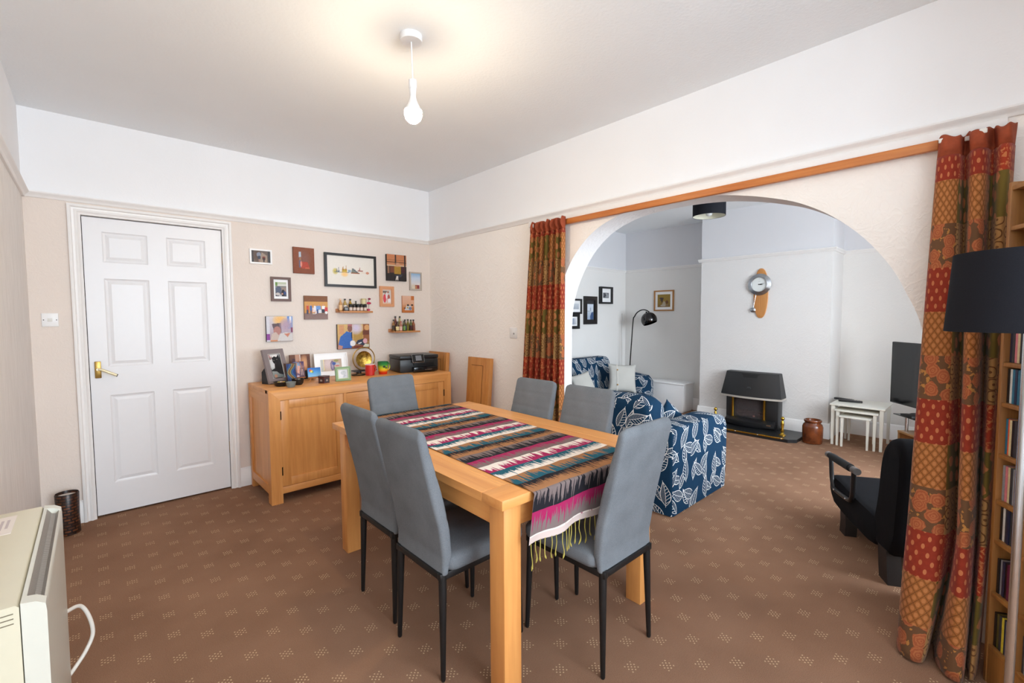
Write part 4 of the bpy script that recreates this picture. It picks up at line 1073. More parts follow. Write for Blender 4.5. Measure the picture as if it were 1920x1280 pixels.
# ------------------------------------------------------------------ dining chairs
FR = [(.022, .40), (.040, .45), (.030, .55), (.005, .68), (-.030, .80), (-.056, .89), (-.066, .93)]
RE = [(-.004, .385), (-.002, .455), (-.020, .572), (-.053, .711), (-.078, .823), (-.094, .90), (-.090, .93)]
def make_chair():
    r = thing('dining_chair', '', 'chair', (0, 0, 0), 0, 'grey fabric dining chairs round the table')
    rings = []
    zs_ = [.385 + .545 * i / 60 for i in range(61)]
    for z in zs_:
        xf_, xr_ = lerp_prof(FR, z), lerp_prof(RE, z)
        for sz in (.845, .762, .680, .598):
            xf_ -= .004 * math.exp(-((z - sz) / .004) ** 2)
        w = .165 - .012 * max(0, (.50 - z) / .12) * 0
        w = .166 + .006 * math.exp(-((z - .55) / .12) ** 2)
        top = max(0, (z - .900) / .03); 
        if top > 0:
            w -= .028 * (1 - math.sqrt(max(0, 1 - top * top))); c_ = (xf_ + xr_) / 2; hd = (xf_ - xr_) / 2 * max(.25, math.sqrt(max(0, 1 - .9 * top * top))); xf_, xr_ = c_ + hd, c_ - hd
        bt = max(0, (.395 - z) / .01); w -= .01 * bt
        cx_, hx_ = (xf_ + xr_) / 2, (xf_ - xr_) / 2
        rings.append([(x, y, z) for x, y in rrect(hx_, w, min(.016, hx_ * .9), 4, cx_, 0)])
    G().loft(rings).build('backrest', GREY, r, ang=50, local=True)
    rings = []
    for z, e in ((.398, .012), (.402, .004), (.415, 0), (.440, 0), (.450, .006), (.456, .022)):
        rings.append([(x, y, z + (.006 * (1 - ((x - .21) / .2) ** 2) if z > .45 else 0)) for x, y in rrect(.190 - e, .178 - e, .04, 5, .208, 0)])
    G().loft(rings).build('seat', GREY, r, ang=50, local=True)
    g = G()
    for sy in (-1, 1): g.box(-.012, .39, sy * .150 - .011, sy * .150 + .011, .372, .399, .003)
    for x in (.0, .375): g.box(x - .011, x + .011, -.15, .15, .374, .398, .003)
    g.build('seat_frame', BLACKM, r, local=True)
    for sy in (-1, 1):
        G().tube([(.005, sy * .148, .40), (.004, sy * .150, .34), (-.004, sy * .158, .006), (-.004, sy * .158, 0)], [.0145, .0145, .009, .007], 14).build('leg', BLACKM, r, local=True)
        G().tube([(.372, sy * .150, .392), (.373, sy * .152, .34), (.380, sy * .165, .006), (.380, sy * .165, 0)], [.0145, .0145, .009, .007], 14).build('leg', BLACKM, r, local=True)
    return r
ch0 = make_chair()
spots = [(.887, 1.489, 0, 'grey dining chair on the door side of the table, nearest its front corner leg'),
         (.913, 1.893, 0, 'grey dining chair on the door side of the table, nearer the sideboard'),
         (1.4725, .9465, 90, 'grey dining chair at the near table end where the tassels hang'),
         (1.452, 2.685, -90, 'grey dining chair at the far table end in front of the sideboard'),
         (1.938, 1.957, 180, 'grey dining chair in front of the left curtain'),
         (1.922, 1.532, 180, 'grey dining chair on the lounge side, in front of the leaf-print armchair')]
for i, (x, y, a, lb) in enumerate(spots):
    c = ch0 if i == 0 else copy_tree(ch0)
    c.location = (x, y, 0); c.rotation_euler = (0, 0, math.radians(a)); c['label'] = lb

# ------------------------------------------------------------------ storage heater, candle pot
CREAM = plain('cream_enamel', (208, 201, 178), .35, var=.02)
CREAM2 = plain('cream_enamel_front', (206, 204, 192), .3, var=.02)
HY0, HY1, HZ = 1.378, 2.062, .722
hr = thing('storage_heater', 'cream storage heater with a grey top grille under the silver wall', 'heater', (-.2, 1.7, 0))
g = G().prism([(-.268, .03), (-0.1365, .03), (-0.1365, HZ - .006), (-0.1420, HZ), (-.26, HZ), (-.268, HZ - .008)], 'y', HY0, HY1)
g.build('cabinet', CREAM, hr, ang=60)
pr = [(-0.1345, .03), (-0.0990, .03), (-0.0960, HZ - .03), (-0.0975, HZ - .016), (-0.1010, HZ - .012), (-0.1080, HZ - .020), (-0.1180, HZ - .017), (-0.1270, HZ - .002), (-0.1345, HZ + .001)]
G().prism(pr, 'y', HY0 + .034, HY1 - .034).build('front_cover', CREAM2, hr, ang=50)
for a, b in ((HY0, HY0 + .034), (HY1 - .034, HY1)):
    G().prism([(-0.1345, .03), (-0.0990, .03), (-0.0960, HZ - .03), (-0.0975, HZ - .013), (-0.1120, HZ - .003), (-0.1345, HZ + .001)], 'y', a, b).build('end_cap', CREAM2, hr, ang=50)
gm = newmat('grille_mesh', .5, .4); t = NT(gm); y_ = t.sep(t.coord())[1]
gf = t.m('LESS_THAN', t.m('FRACT', t.m('MULTIPLY', y_, 200)), .5); t.base(t.mix(gf, S(112, 108, 104), S(178, 172, 164)))
G().prism([(-0.1265, HZ - .0012), (-0.1178, HZ - .0158), (-0.1082, HZ - .0188), (-0.1015, HZ - .0113), (-0.1012, HZ - .0123), (-0.1080, HZ - .0203), (-0.1182, HZ - .0173), (-0.1272, HZ - .0024)], 'y', HY0 + .04, HY1 - .04).build('grille', gm, hr)
g = G()
for k in range(3): g.box(-.258, -.145, HY0 - .0008, HY0 + .001, .684 + .0105 * k, .6862 + .0105 * k)
g.build('vent_slots', plain('vent_dark', (120, 110, 90), .7), hr)
G().box(-.252, -.190, 1.86, 2.02, HZ, HZ + .0008).build('label_sticker', plain('white_sticker', (226, 216, 208), .5), hr)
g = G()
for k in range(4): g.box(-.243 + .012 * k, -.237 + .012 * k, 1.90 + .01 * (k % 2), 1.985, HZ + .0008, HZ + .0012)
g.build('sticker_print', plain('sticker_ink', (190, 176, 176), .6), hr)
G().box(-.25, -.12, HY0 + .05, HY0 + .11, 0, .03).box(-.25, -.12, HY1 - .11, HY1 - .05, 0, .03).build('foot', CREAM, hr)
G().tube(smooth_pts([(-.13, 2.045, .345), (-.10, 2.10, .338), (-.07, 2.145, .322), (-.05, 2.15, .275), (-.042, 2.15, .210), (-.06, 2.135, .165), (-.09, 2.11, .130), (-.135, 2.05, .10)], 6), .0062, 10).build('power_cable', plain('white_cable', (222, 216, 206), .45), hr)

r = thing('candle_pot', 'tall dark brown woven candle pot on the carpet beside the door', 'candle holder', (-.155, 3.865, 0))
wm = newmat('brown_woven_pot', .35); t = NT(wm)
bt = t.n('ShaderNodeTexBrick'); t.put(bt.inputs['Vector'], t.comb(t.m('MULTIPLY', t.m('ARCTAN2', t.sep(t.coord())[1], t.sep(t.coord())[0]), .055), t.sep(t.coord())[2]))
bt.inputs['Scale'].default_value = 14; bt.inputs['Color1'].default_value = S(48, 26, 16); bt.inputs['Color2'].default_value = S(104, 58, 30); bt.inputs['Mortar'].default_value = S(26, 14, 10)
bt.inputs['Mortar Size'].default_value = .06
t.base(bt.outputs['Color']); t.bump(bt.outputs['Fac'], .4, .004)
G().lathe([(.050, 0), (.055, .004), (.053, .12), (.056, .25), (.053, .255), (.050, .235), (.001, .232)], n=28).build('pot_body', wm, r, local=True)
G().lathe([(.001, .234), (.049, .234), (.049, .238), (.001, .240)], n=24).build('candle_wax', plain('wax', (214, 206, 200), .5), r, local=True)

# ------------------------------------------------------------------ curtains
def curtain(name, label, top, bot, z_top, z_bot, zt_slope, uoff, nz=70, sub=4, hem=None, vs_=1.0, vo_=0.0):
    """top / bot: matching plan points (x, y)"""
    T = smooth_pts([(a, b, 0) for a, b in top], sub); B_ = smooth_pts([(a, b, 0) for a, b in bot], sub)
    n = len(T) - 1
    H_ = smooth_pts([(a, b, 0) for a, b in hem], sub) if hem else None
    us = [0.0]
    for i in range(n): us.append(us[-1] + (B_[i + 1] - B_[i]).length)
    cx_ = sum(p.x for p in B_) / len(B_); cy_ = sum(p.y for p in B_) / len(B_)
    r = thing(name, label, 'curtain', (cx_, cy_, z_bot), group='patchwork curtains beside the arch')
    def pos(i, z):
        k = (z - z_bot) / (z_top - z_bot); k = max(0.0, min(1.0, k))
        e = k ** 1.2
        p = B_[i].lerp(T[i], e)
        if H_ and z < z_bot + .5: p = p.lerp(H_[i], (1 - (z - z_bot) / .5) ** 1.3)
        return p
    def zt(i): return z_top + zt_slope * (T[i].y - T[0].y)
    fn = lambda a, b: (lambda i, z: (pos(i, z).x, pos(i, z).y, z))(round(a * n), z_bot + (zt(round(a * n)) - .075 - z_bot) * b)
    g = G().grid(fn, n, nz, uvfn=lambda a, b: (us[round(a * n)] + uoff, vo_ + vs_ * (z_bot + (z_top - .075 - z_bot) * b)))
    o = g.build('drape', CURT, r, ang=80, fixn=False)
    md = o.modifiers.new('thickness', 'SOLIDIFY'); md.thickness = .003; md.offset = 0
    cxm = sum(p.x for p in T) / len(T)
    def hd(a, b):
        i = round(a * n); p = T[i]; z0 = zt(i) - .078
        f = a * n / sub
        bulge = 1.0 + .30 * math.sin(b * PI) - .35 * math.exp(-((b - .12) / .12) ** 2)
        return (cxm + (p.x - cxm) * bulge - .006 * math.sin(b * PI) + .003 * math.sin(f * 1.9 + b * 2.5), p.y + .0025 * math.sin(f * 2.1 + b * 2), z0 + b * (.080 + .008 * math.sin(f * 1.05) + .004 * math.sin(f * 2.6 + 1)))
    o = G().grid(hd, n, 8).build('heading', CURT_HEAD, r, ang=80, fixn=False)
    md = o.modifiers.new('thickness', 'SOLIDIFY'); md.thickness = .003; md.offset = 0
    return r, T, zt
# right curtain: plan of the folds (x, y)
hemR = [(2.46, .222), (2.38, .240), (2.30, .238), (2.245, .222), (2.222, .190), (2.24, .158), (2.32, .150), (2.40, .150), (2.38, .138), (2.29, .124), (2.225, .098), (2.207, .072), (2.215, .052), (2.27, .048), (2.33, .046), (2.30, .038), (2.255, .032), (2.275, .022), (2.35, .016), (2.45, .012)]
botR = [(2.46, .222), (2.395, .238), (2.345, .228), (2.325, .190), (2.325, .150), (2.345, .115), (2.42, .098), (2.455, .090), (2.40, .078), (2.29, .080), (2.235, .070), (2.235, .052), (2.29, .040), (2.40, .036), (2.42, .030), (2.35, .026), (2.31, .022), (2.315, .012), (2.37, .008), (2.45, .004)]
topR = [(2.54, .188), (2.515, .197), (2.49, .190), (2.478, .168), (2.482, .150), (2.50, .136), (2.535, .128), (2.545, .120), (2.52, .110), (2.49, .104), (2.476, .090), (2.48, .074), (2.50, .062), (2.535, .054), (2.54, .044), (2.51, .034), (2.485, .024), (2.482, .008), (2.505, -.004), (2.54, -.010)]
cr, TT, ztf = curtain('curtain', 'rust and gold patchwork curtain at the right of the arch, by the black lampshade', topR, botR, 2.012, .012, -.02, .002, hem=hemR)
for k in (9, 30, 44):
    p = TT[k]; G().box(p.x - .010, p.x - .004, p.y - .012, p.y + .010, ztf(k) - .022, ztf(k) - .004, .003).build('hook_tape', LINING, cr)
topL, botL = [], []
yy0, yy1, nf = 2.128, 2.474, 7
for k in range(nf * 4 + 1):
    a = k / (nf * 4)
    ph = k % 4
    dx = (0, -.036, 0, .024)[ph]
    topL.append((2.505 + dx, yy0 + (yy1 - yy0) * a + (.012 if ph == 0 else -.012 if ph == 2 else 0)))
    botL.append((2.488 + dx * 1.5, 2.13 + (2.60 - 2.13) * a + (.018 if ph == 0 else -.018 if ph == 2 else 0)))
cl, TT, ztf = curtain('curtain', 'rust and olive patchwork curtain at the left of the arch, behind the chairs', topL, botL, 2.022, .012, .0, .07, sub=4, vs_=.94, vo_=1.328 - 1.371 * .94)
for k in (12, 44, 62, 98):
    p = TT[k]; G().box(p.x - .012, p.x - .004, p.y - .010, p.y + .012, ztf(k) - .034, ztf(k) - .008, .003).build('hook_tape', LINING, cl)
bt_ = G().box(XR - .042, XR - .018, .20, 2.225, 1.982, 2.020, .003).build('curtain_batten', PINE)
tag(bt_, 'long varnished timber curtain batten fixed above the arch', 'curtain rail')

# ------------------------------------------------------------------ black floor lamp
LX, LY = 1.92, -.052
r = thing('floor_lamp', 'floor lamp with a black drum shade on a slim silver pole', 'lamp', (LX, LY, 0))
G().lathe([(.12, 0), (.125, .006), (.12, .014), (.02, .020), (.012, .03)], LX, LY, 0, 32).build('base', CHROME, r)
G().cyl((LX, LY, .02), (LX, LY, 1.36), .0105, n=14).build('pole', CHROME, r)
shm = newmat('black_lampshade_cloth', .85, spec=.15); t = NT(shm); t.base(t.mix(t.noise(t.coord(), 500, 1), S(22, 23, 28), S(34, 35, 41)))
g = G()
prof = [(.174, 1.268), (.160, 1.492), (.158, 1.492), (.172, 1.268)]
rings = [[(LX + q * math.cos(2 * PI * j / 56), LY + q * math.sin(2 * PI * j / 56), z) for j in range(56)] for q, z in prof + prof[:1]]
g.loft(rings, cap=False); bmesh.ops.remove_doubles(g.bm, verts=g.bm.verts, dist=1e-6)
g.build('lamp_shade', shm, r)
g = G()
for k in range(3):
    a = 2 * PI * k / 3 + .3; g.cyl((LX, LY, 1.355), (LX + .162 * math.cos(a), LY + .162 * math.sin(a), 1.44), .002, n=6)
g.build('shade_carrier', CHROME, r)
G().sph((LX, LY, 1.385), .028, .028, .034, 16, 10).build('bulb', plain('unlit_bulb', (230, 228, 220), .2), r)

# ------------------------------------------------------------------ media tower with disc cases
RX, RY, RA = 2.305, -.006, 209.0
rk = thing('media_rack', 'tall narrow beech rack of disc cases behind the lamp pole', 'rack', (RX, RY, 0), math.radians(RA))
SHZ = [.14, .335, .527, .668, .832, 1.012, 1.152, 1.305, 1.46, 1.615]
RH, RD = 1.765, .15
for x in (-.014, .116, .246): G().box(x, x + .014, 0, RD, 0, RH, .001).build('upright', RACKW, rk, local=True)
for x0, x1 in ((0, .116), (.130, .246)):
    for z in SHZ + [RH - .014]: G().box(x0, x1, .003, RD - .004, z - .014, z, .0005).build('shelf', RACKW, rk, local=True)
    G().box(x0, x1, .003, .012, 0, .126).build('plinth', RACKW, rk, local=True)
G().box(0, .246, RD - .004, RD, .0, RH).build('back_panel', RACKW, rk, local=True)
Mr = Matrix.Translation((RX, RY, 0)) @ Matrix.Rotation(math.radians(RA), 4, 'Z')
PAL = [('black', (24, 24, 28)), ('dark grey', (58, 60, 66)), ('navy', (36, 42, 70)), ('silver grey', (140, 142, 148)), ('white', (206, 206, 204)), ('orange', (224, 84, 34)), ('yellow', (216, 196, 62)), ('plum', (96, 34, 64)), ('teal', (40, 110, 140)), ('cream', (206, 190, 150)), ('olive', (90, 84, 36)), ('pink', (206, 120, 130))]
CI = {n: c for n, c in PAL}
ROWS = {0: ['black', 'olive', 'dark grey', 'yellow', 'navy', 'silver grey', 'plum', 'pink', 'navy'],
        1: ['black', 'silver grey', 'navy', 'black', 'plum', 'black', 'yellow', 'olive', 'pink'],
        2: ['black', 'white', 'dark grey', 'navy', 'dark grey', 'black', 'dark grey', 'cream', 'orange'],
        3: ['silver grey', 'pink', 'cream', 'dark grey', 'silver grey', 'plum', 'navy', 'dark grey'],
        4: ['teal', 'orange', 'cream', 'black', 'dark grey', 'white', 'navy', 'black'],
        5: ['black', 'white', 'teal', 'navy', 'teal', 'dark grey'],
        6: ['navy', 'dark grey', 'pink', 'cream', 'black'],
        7: ['dark grey', 'white', 'black', 'teal', 'plum'], 8: ['black', 'cream', 'navy', 'dark grey']}
ORD = ['first', 'second', 'third', 'fourth', 'fifth', 'sixth', 'seventh', 'eighth', 'ninth']
SHN = ['lowest', 'second lowest', 'third lowest', 'fourth lowest', 'fifth lowest', 'sixth lowest', 'seventh lowest', 'eighth lowest', 'ninth lowest']
cd_me = {}
def cd_mesh(col, hgt):
    key = (col, hgt)
    if key in cd_me: return cd_me[key]
    g = G().box(0, .0104, 0, .118, 0, hgt, .0006, 1); me = bpy.data.meshes.new('disc_case'); bmesh.ops.recalc_face_normals(g.bm, faces=g.bm.faces); g.bm.to_mesh(me); g.bm.free()
    me.materials.append(plain('spine_' + col.replace(' ', '_'), CI[col], .3, var=.3, sc=90))
    cd_me[key] = me; return me
rnd = random.Random(3)
for bay, xo in (('left', .002), ('right', .132)):
    for k, cols in ROWS.items():
        cc = cols if bay == 'left' else [cols[(i * 3 + 2) % len(cols)] for i in range(5)]
        if k > 6: continue
        x = xo
        gap = SHZ[k + 1] - SHZ[k]
        hgt = .1245 if gap > .145 else .118
        for i, c in enumerate(cc):
            o = bpy.data.objects.new('disc_case', cd_mesh(c, hgt)); COL.objects.link(o)
            o.matrix_world = Mr @ Matrix.Translation((x, .014 + rnd.uniform(0, .004), SHZ[k] + .0004))
            tag(o, '%s-spined disc case, %s from the left, %s shelf, %s bay of the rack' % (c, ORD[i], SHN[k], bay), 'disc case', 'disc cases in the rack')
            x += .0114

# ------------------------------------------------------------------ lounge: pictures, clock, lamps
LG = 'pictures on the lounge walls'
framed('framed_print', 'small deep black box frame with a dark grey print, nearest the lounge corner', 5.452, 5.745, 1.50, 1.75, .026, BLACK, .05,
       art([(0, (120, 122, 126)), (1, (90, 92, 98))], [('e', .4, .6, .2, .3, (60, 60, 66)), ('e', .7, .4, .2, .3, (150, 152, 156)), ('r', .1, .1, .3, .4, (50, 52, 56)), ('e', .6, .8, .2, .1, (160, 160, 162))], 20, 31), mount=WHITE, mw=(.05, .05, .06, .06), group=LG)
framed('framed_print', 'tall black framed seascape print on the lounge wall', 5.093, 5.385, 1.205, 1.602, .055, plain('black_brown_frame', (34, 30, 30), .3), .03,
       art([(0, (150, 168, 190)), (.5, (186, 196, 210)), (.55, (206, 212, 222)), (1, (196, 206, 218))], [('p', [(.5, .0), (.45, .2), (.65, .45), (1, .5), (1, 0)], (60, 84, 126)), ('r', .45, .55, .6, .75, (150, 160, 178)), ('p', [(.48, .7), (.53, .86), (.58, .7)], (140, 150, 170)), ('r', 0, .52, .4, .56, (150, 158, 170))], 5, 32), mount=plain('dark_mount', (44, 42, 46), .5), mw=(.022, .022, .012, .055), group=LG)
framed('framed_print', 'black frame cut off by the arch edge, above the other cut-off frame', 4.78, 5.035, 1.352, 1.56, .025, BLACK, .03, art([(0, (170, 176, 186)), (1, (200, 204, 210))], [], 6, 33), mount=WHITE, mw=(.03, .03, .04, .04), group=LG)
framed('framed_print', 'black frame cut off by the arch edge, lower on the lounge wall', 4.72, 4.985, 1.146, 1.354, .04, BLACK, .03, art([(0, (180, 184, 190)), (1, (206, 208, 214))], [('r', .5, 0, .7, 1, (150, 160, 176))], 6, 34), mount=WHITE, mw=(.02, .02, .02, .02), group=LG)
r = standing_frame('framed_print', 'light oak framed square still-life print in the alcove above the arc lamp', (AX - .001, 3.3645, 1.39), -90, .311, .30, .019, plain('light_oak_frame', (168, 116, 62), .5), .02,
               art([(0, (128, 96, 48)), (.3, (140, 112, 50)), (1, (142, 118, 46))], [('p', [(.2, .55), (.32, .75), (.5, .72), (.42, .5), (.34, .3), (.28, .5)], (78, 62, 52)), ('e', .3, .7, .16, .06, (70, 56, 60)), ('p', [(.3, .08), (.4, .3), (.5, .5), (.6, .4), (.68, .1)], (170, 156, 136)), ('e', .74, .38, .1, .14, (104, 66, 42)), ('e', .45, .12, .22, .07, (176, 164, 150)), ('e', .75, .14, .12, .08, (134, 110, 84))], 6, 35), lean=0, mount=WHITE, mw=(.036, .036, .038, .04), nu=48)
r['group'] = LG; r['category'] = 'picture'

ck = thing('wall_clock', 'oval wooden wall clock with a brushed silver dial and swinging pendulum', 'clock', (CX, 1.906, 1.287), -PI / 2)
g = G().loft([[(a * .077 * k, y, .2855 + b * .2855 * k2) for a, b in [(math.copysign(abs(math.cos(2 * PI * j / 48)) ** .82, math.cos(2 * PI * j / 48)), math.sin(2 * PI * j / 48)) for j in range(48)]] for y, k, k2 in ((0, 1, 1), (-.012, 1, 1), (-.015, .96, .985))])
g.build('plaque', PLAQUE, ck, local=True)
brm = newmat('brushed_silver', .28, 1.0); t = NT(brm); t.base(t.mix(t.noise(t.coord(), 40, 2), S(150, 152, 156), S(196, 198, 202)))
zc = .387
MC = Matrix.Translation((-.012, 0, zc)) @ Matrix.Rotation(PI / 2, 4, 'X')     # local z of the lathe points to -Y
def facing(g): return g.xf(MC)
facing(G().lathe([(.118, .015), (.125, .020), (.124, .026), (.085, .046), (.082, .044), (.082, .030), (.001, .030)], n=48)).build('bezel_ring', brm, ck, local=True, ang=30)
facing(G().lathe([(.001, .0302), (.0815, .0302), (.0815, .0312), (.001, .0312)], n=40)).build('dial', plain('dial_white', (222, 226, 224), .4, var=.01), ck, local=True)
g = G()
for a, L, w in ((math.radians(78), .066, .0035), (math.radians(97), .046, .005)):
    dx, dz = math.sin(a), math.cos(a)
    M = MC @ Matrix.Rotation(PI / 2 - a, 4, 'Z')
    g2 = bmesh.new()
    g.loft([[(M @ Vector((x, y, z)))[:] for x, y in ((-.012, -w), (L * .3, -w), (L, 0), (L * .3, w), (-.012, w))] for z in (.0325, .0338)])
g.build('hand', BLACK, ck, local=True)
g = facing(G().box(-.001, .001, .058, .074, .0313, .032).box(-.012, .012, .034, .036, .0313, .0317)); g.build('dial_mark', plain('dial_grey_mark', (168, 172, 172), .5), ck, local=True)
G().tube([(-.044, -.020, .30), (-.079, -.020, .098)], .0018, 6).build('pendulum_rod', CHROME, ck, local=True)
G().lathe([(.001, -.012), (.018, -.009), (.030, 0), (.018, .009), (.001, .012)], n=28).xf(Matrix.Translation((-.079, -.022, .094)) @ Matrix.Rotation(PI / 2, 4, 'X')).build('pendulum_bob', brm, ck, local=True)

r = thing('arc_lamp', 'slim arc floor lamp with a dark chrome dome in the lounge corner', 'lamp', (5.92, 3.80, 0))
G().lathe([(.13, 0), (.135, .008), (.13, .022), (.02, .026)], 5.92, 3.80, 0, 28).build('base', BLACK, r)
pts = smooth_pts([(5.92, 3.80, .02), (5.90, 3.772, .54), (5.90, 3.745, .95), (5.90, 3.722, 1.257), (5.90, 3.700, 1.31), (5.90, 3.660, 1.365), (5.90, 3.600, 1.400), (5.90, 3.539, 1.408), (5.90, 3.480, 1.388), (5.90, 3.425, 1.345)], 5)
G().tube(pts, .0085, 10).build('pole', DARKM, r)
M = Matrix.Translation((5.90, 3.46, 1.262)) @ Matrix.Rotation(math.radians(-22), 4, 'X')
g = G()
out = [(.113 * math.sin(a), .113 * -math.cos(a)) for a in [PI * (.34 + .66 * k / 14) for k in range(15)]]
inn = [(.109 * math.sin(a), .109 * -math.cos(a)) for a in [PI * (1 - .66 * k / 14) for k in range(15)]]
rings = [[(max(q, .001) * math.cos(2 * PI * j / 32), max(q, .001) * math.sin(2 * PI * j / 32), z) for j in range(32)] for q, z in out + inn]
g.loft(rings + rings[:1], cap=False); bmesh.ops.remove_doubles(g.bm, verts=g.bm.verts, dist=1e-6)
g.xf(M).build('dome_shade', DARKM, r)
G().cyl((0, 0, .108), (0, 0, .128), .012, n=12).xf(M).build('finial', DARKM, r)

DX, DY = 4.53, 2.01
r = thing('ceiling_lamp', 'black drum ceiling lampshade with a pale lining in the lounge', 'ceiling light', (DX, DY, HC))
G().lathe([(.05, -.025), (.055, -.01), (.055, 0)], DX, DY, HC, 24).build('ceiling_rose', PLASTIC_W, r)
G().cyl((DX, DY, HC - .02), (DX, DY, 2.42), .004, n=8).build('flex', PLASTIC_W, r)
def drum(r0, r1, z0, z1):
    g = G(); prof = [(r0, z0), (r0, z1), (r1, z1), (r1, z0)]
    g.loft([[(DX + q * math.cos(2 * PI * j / 48), DY + q * math.sin(2 * PI * j / 48), z) for j in range(48)] for q, z in prof + prof[:1]], cap=False)
    bmesh.ops.remove_doubles(g.bm, verts=g.bm.verts, dist=1e-6); return g
drum(.152, .150, 2.30, 2.475).build('lamp_shade', shm, r)
drum(.1498, .1485, 2.302, 2.473).build('shade_lining', plain('ivory_lining', (206, 204, 186), .7), r)
g = G()
for k in range(3): g.cyl((DX, DY, 2.42), (DX + .149 * math.cos(k * 2.094), DY + .149 * math.sin(k * 2.094), 2.44), .002, n=6)
g.build('shade_carrier', CHROME, r)
G().lathe([(.004, -.10), (.026, -.09), (.034, -.07), (.030, -.045), (.016, -.015), (.015, .02)], DX, DY, 2.40, 20).build('bulb', plain('frosted_bulb', (216, 220, 222), .35), r)

# ------------------------------------------------------------------ gas fire, hearth, andirons, jar
hb = thing('hearth', 'low black hearth slab with a brass front strip', 'hearth', (5.45, 1.98, 0))
SLATE = plain('black_slate', (26, 27, 29), .35, var=.15)
G().prism([(5.225, 1.46), (5.285, 1.395), (CX - .02, 1.395), (CX - .02, 2.56), (5.285, 2.56), (5.225, 2.50)], 'z', 0, .034).build('slab', SLATE, hb)
g = G().box(5.219, 5.236, 1.50, 2.47, .026, .040, .003)
g.build('brass_strip', BRASS, hb)
g = G()
for y in (1.52, 1.75, 1.98, 2.21, 2.44): g.sph((5.221, y, .034), .007, .007, .007, 10, 6)
g.build('stud', CHROME, hb)
gf = thing('gas_fire', 'black gas fire with a sloping canopy, brass columns and coal bed', 'fireplace', (5.60, 1.94, .034))
def arc_front(xf_, bow, y0, y1, n=14):
    return [(xf_ - bow * (1 - ((2 * k / n) - 1) ** 2), y0 + (y1 - y0) * k / n) for k in range(n + 1)]
def slab_loft(levels):
    rings = []
    for z, xf_, bow, y0, y1, xb in levels:
        f = arc_front(xf_, bow, y0, y1)
        rings.append([(x, y, z) for x, y in f] + [(xb, y1, z), (xb, y0, z)])
    return G().loft(rings)
FB = plain('fire_black', (27, 27, 29), .42, var=.08)
XB = CX - .001
slab_loft([(.385, 5.535, .055, 1.62, 2.27, XB), (.40, 5.535, .055, 1.62, 2.27, XB), (.655, 5.600, .040, 1.665, 2.235, XB), (.660, 5.61, .038, 1.672, 2.228, XB)]).build('canopy', FB, gf)
slab_loft([(.366, 5.530, .056, 1.615, 2.275, XB), (.387, 5.528, .056, 1.613, 2.277, XB)]).build('chrome_lip', plain('satin_silver', (206, 202, 194), .35, .35), gf)
def strip(z0, z1, x0, x1, bow0, bow1, ya, yb, off):
    g = G(); a = arc_front(x0 - off, bow0, ya, yb); b = arc_front(x1 - off, bow1, ya, yb)
    g.loft([[(x, y, z0) for x, y in a] + [(x + .01, y, z0) for x, y in reversed(a)], [(x, y, z1) for x, y in b] + [(x + .01, y, z1) for x, y in reversed(b)]]); return g
strip(.600, .640, 5.586, 5.596, .043, .041, 1.70, 2.20, .0012).build('vent_slot', plain('vent_black', (7, 7, 8), .7), gf)
g = G()
for k in range(4):
    for s in (-1, 1): g.sph((5.498, 1.945 + s * .012 * k * .5, .50 - .010 * abs(k - 1.5)), .004, .006, .006, 8, 5)
g.build('emblem', plain('emblem_grey', (84, 84, 86), .3, .6), gf)
OY0, OY1 = 1.805, 2.125
g = G().box(5.555, XB, 1.655, OY0, .0345, .366, .002).box(5.555, XB, OY1, 2.215, .0345, .366, .002).box(5.555, XB, OY0, OY1, .0345, .135, .002).box(5.555, XB, OY0, OY1, .350, .366)
g.build('body', FB, gf)
G().box(5.665, 5.67, OY0, OY1, .135, .35).build('fireback', plain('dark_back', (20, 17, 17), .9), gf)  # near-black panel behind the coals
slab_loft([(.036, 5.52, .05, 1.68, 2.20, 5.58), (.060, 5.50, .05, 1.675, 2.205, 5.58), (.105, 5.50, .05, 1.675, 2.205, 5.58), (.128, 5.53, .03, 1.68, 2.20, 5.58)]).build('ash_cover', FB, gf)
G().box(5.462, 5.47, 1.70, 1.742, .085, .098, .001).build('maker_badge', plain('badge_bronze', (150, 120, 96), .3, .7), gf)
for y in (OY0 - .012, OY1 + .010): G().lathe([(.019, 0), (.019, .006), (.0135, .010), (.0135, .222), (.018, .228), (.018, .234)], 5.545, y, .132, 18).build('brass_column', BRASS, gf)
COAL = plain('grey_pink_coals', (120, 84, 78), .9, var=.5, sc=50)  # unlit coals, mottled grey-pink
rnd = random.Random(9)
for k in range(16):
    y = OY0 + .03 + (OY1 - OY0 - .06) * (k % 8) / 7; row = k // 8
    G().sph((5.60 + .035 * row + rnd.uniform(-.01, .01), y, .150 + .030 * row + rnd.uniform(0, .012)), rnd.uniform(.022, .032), rnd.uniform(.024, .034), rnd.uniform(.018, .026), 9, 6).build('coal', COAL, gf)
g_glass = newmat('dark_fire_glass', .05); t = NT(g_glass); t.bsdf.inputs['Transmission Weight'].default_value = .85; t.bsdf.inputs['Base Color'].default_value = S(150, 140, 140); t.bsdf.inputs['IOR'].default_value = 1.1
G().box(5.566, 5.569, OY0, OY1, .136, .35).build('fire_glass', g_glass, gf)
def andiron(label, x, y):
    r = thing('andiron', label, 'andiron', (x, y, .034), group='brass andirons on the hearth')
    G().lathe([(.036, 0), (.036, .006), (.022, .012), (.012, .03), (.019, .05), (.012, .07), (.017, .12), (.013, .15), (.008, .16), (.019, .175), (.020, .185), (.012, .197), (.004, .203)], x, y, .034, 18).build('post', BRASS, r)
andiron('brass andiron post at the jar end of the hearth', 5.375, 1.555)
andiron('brass andiron whose ball top shows above the leaf-print armchair', 5.375, 2.265)
r = thing('stoneware_jar', 'squat brown glazed stoneware jar beside the hearth', 'jar', (5.415, 1.288, 0))
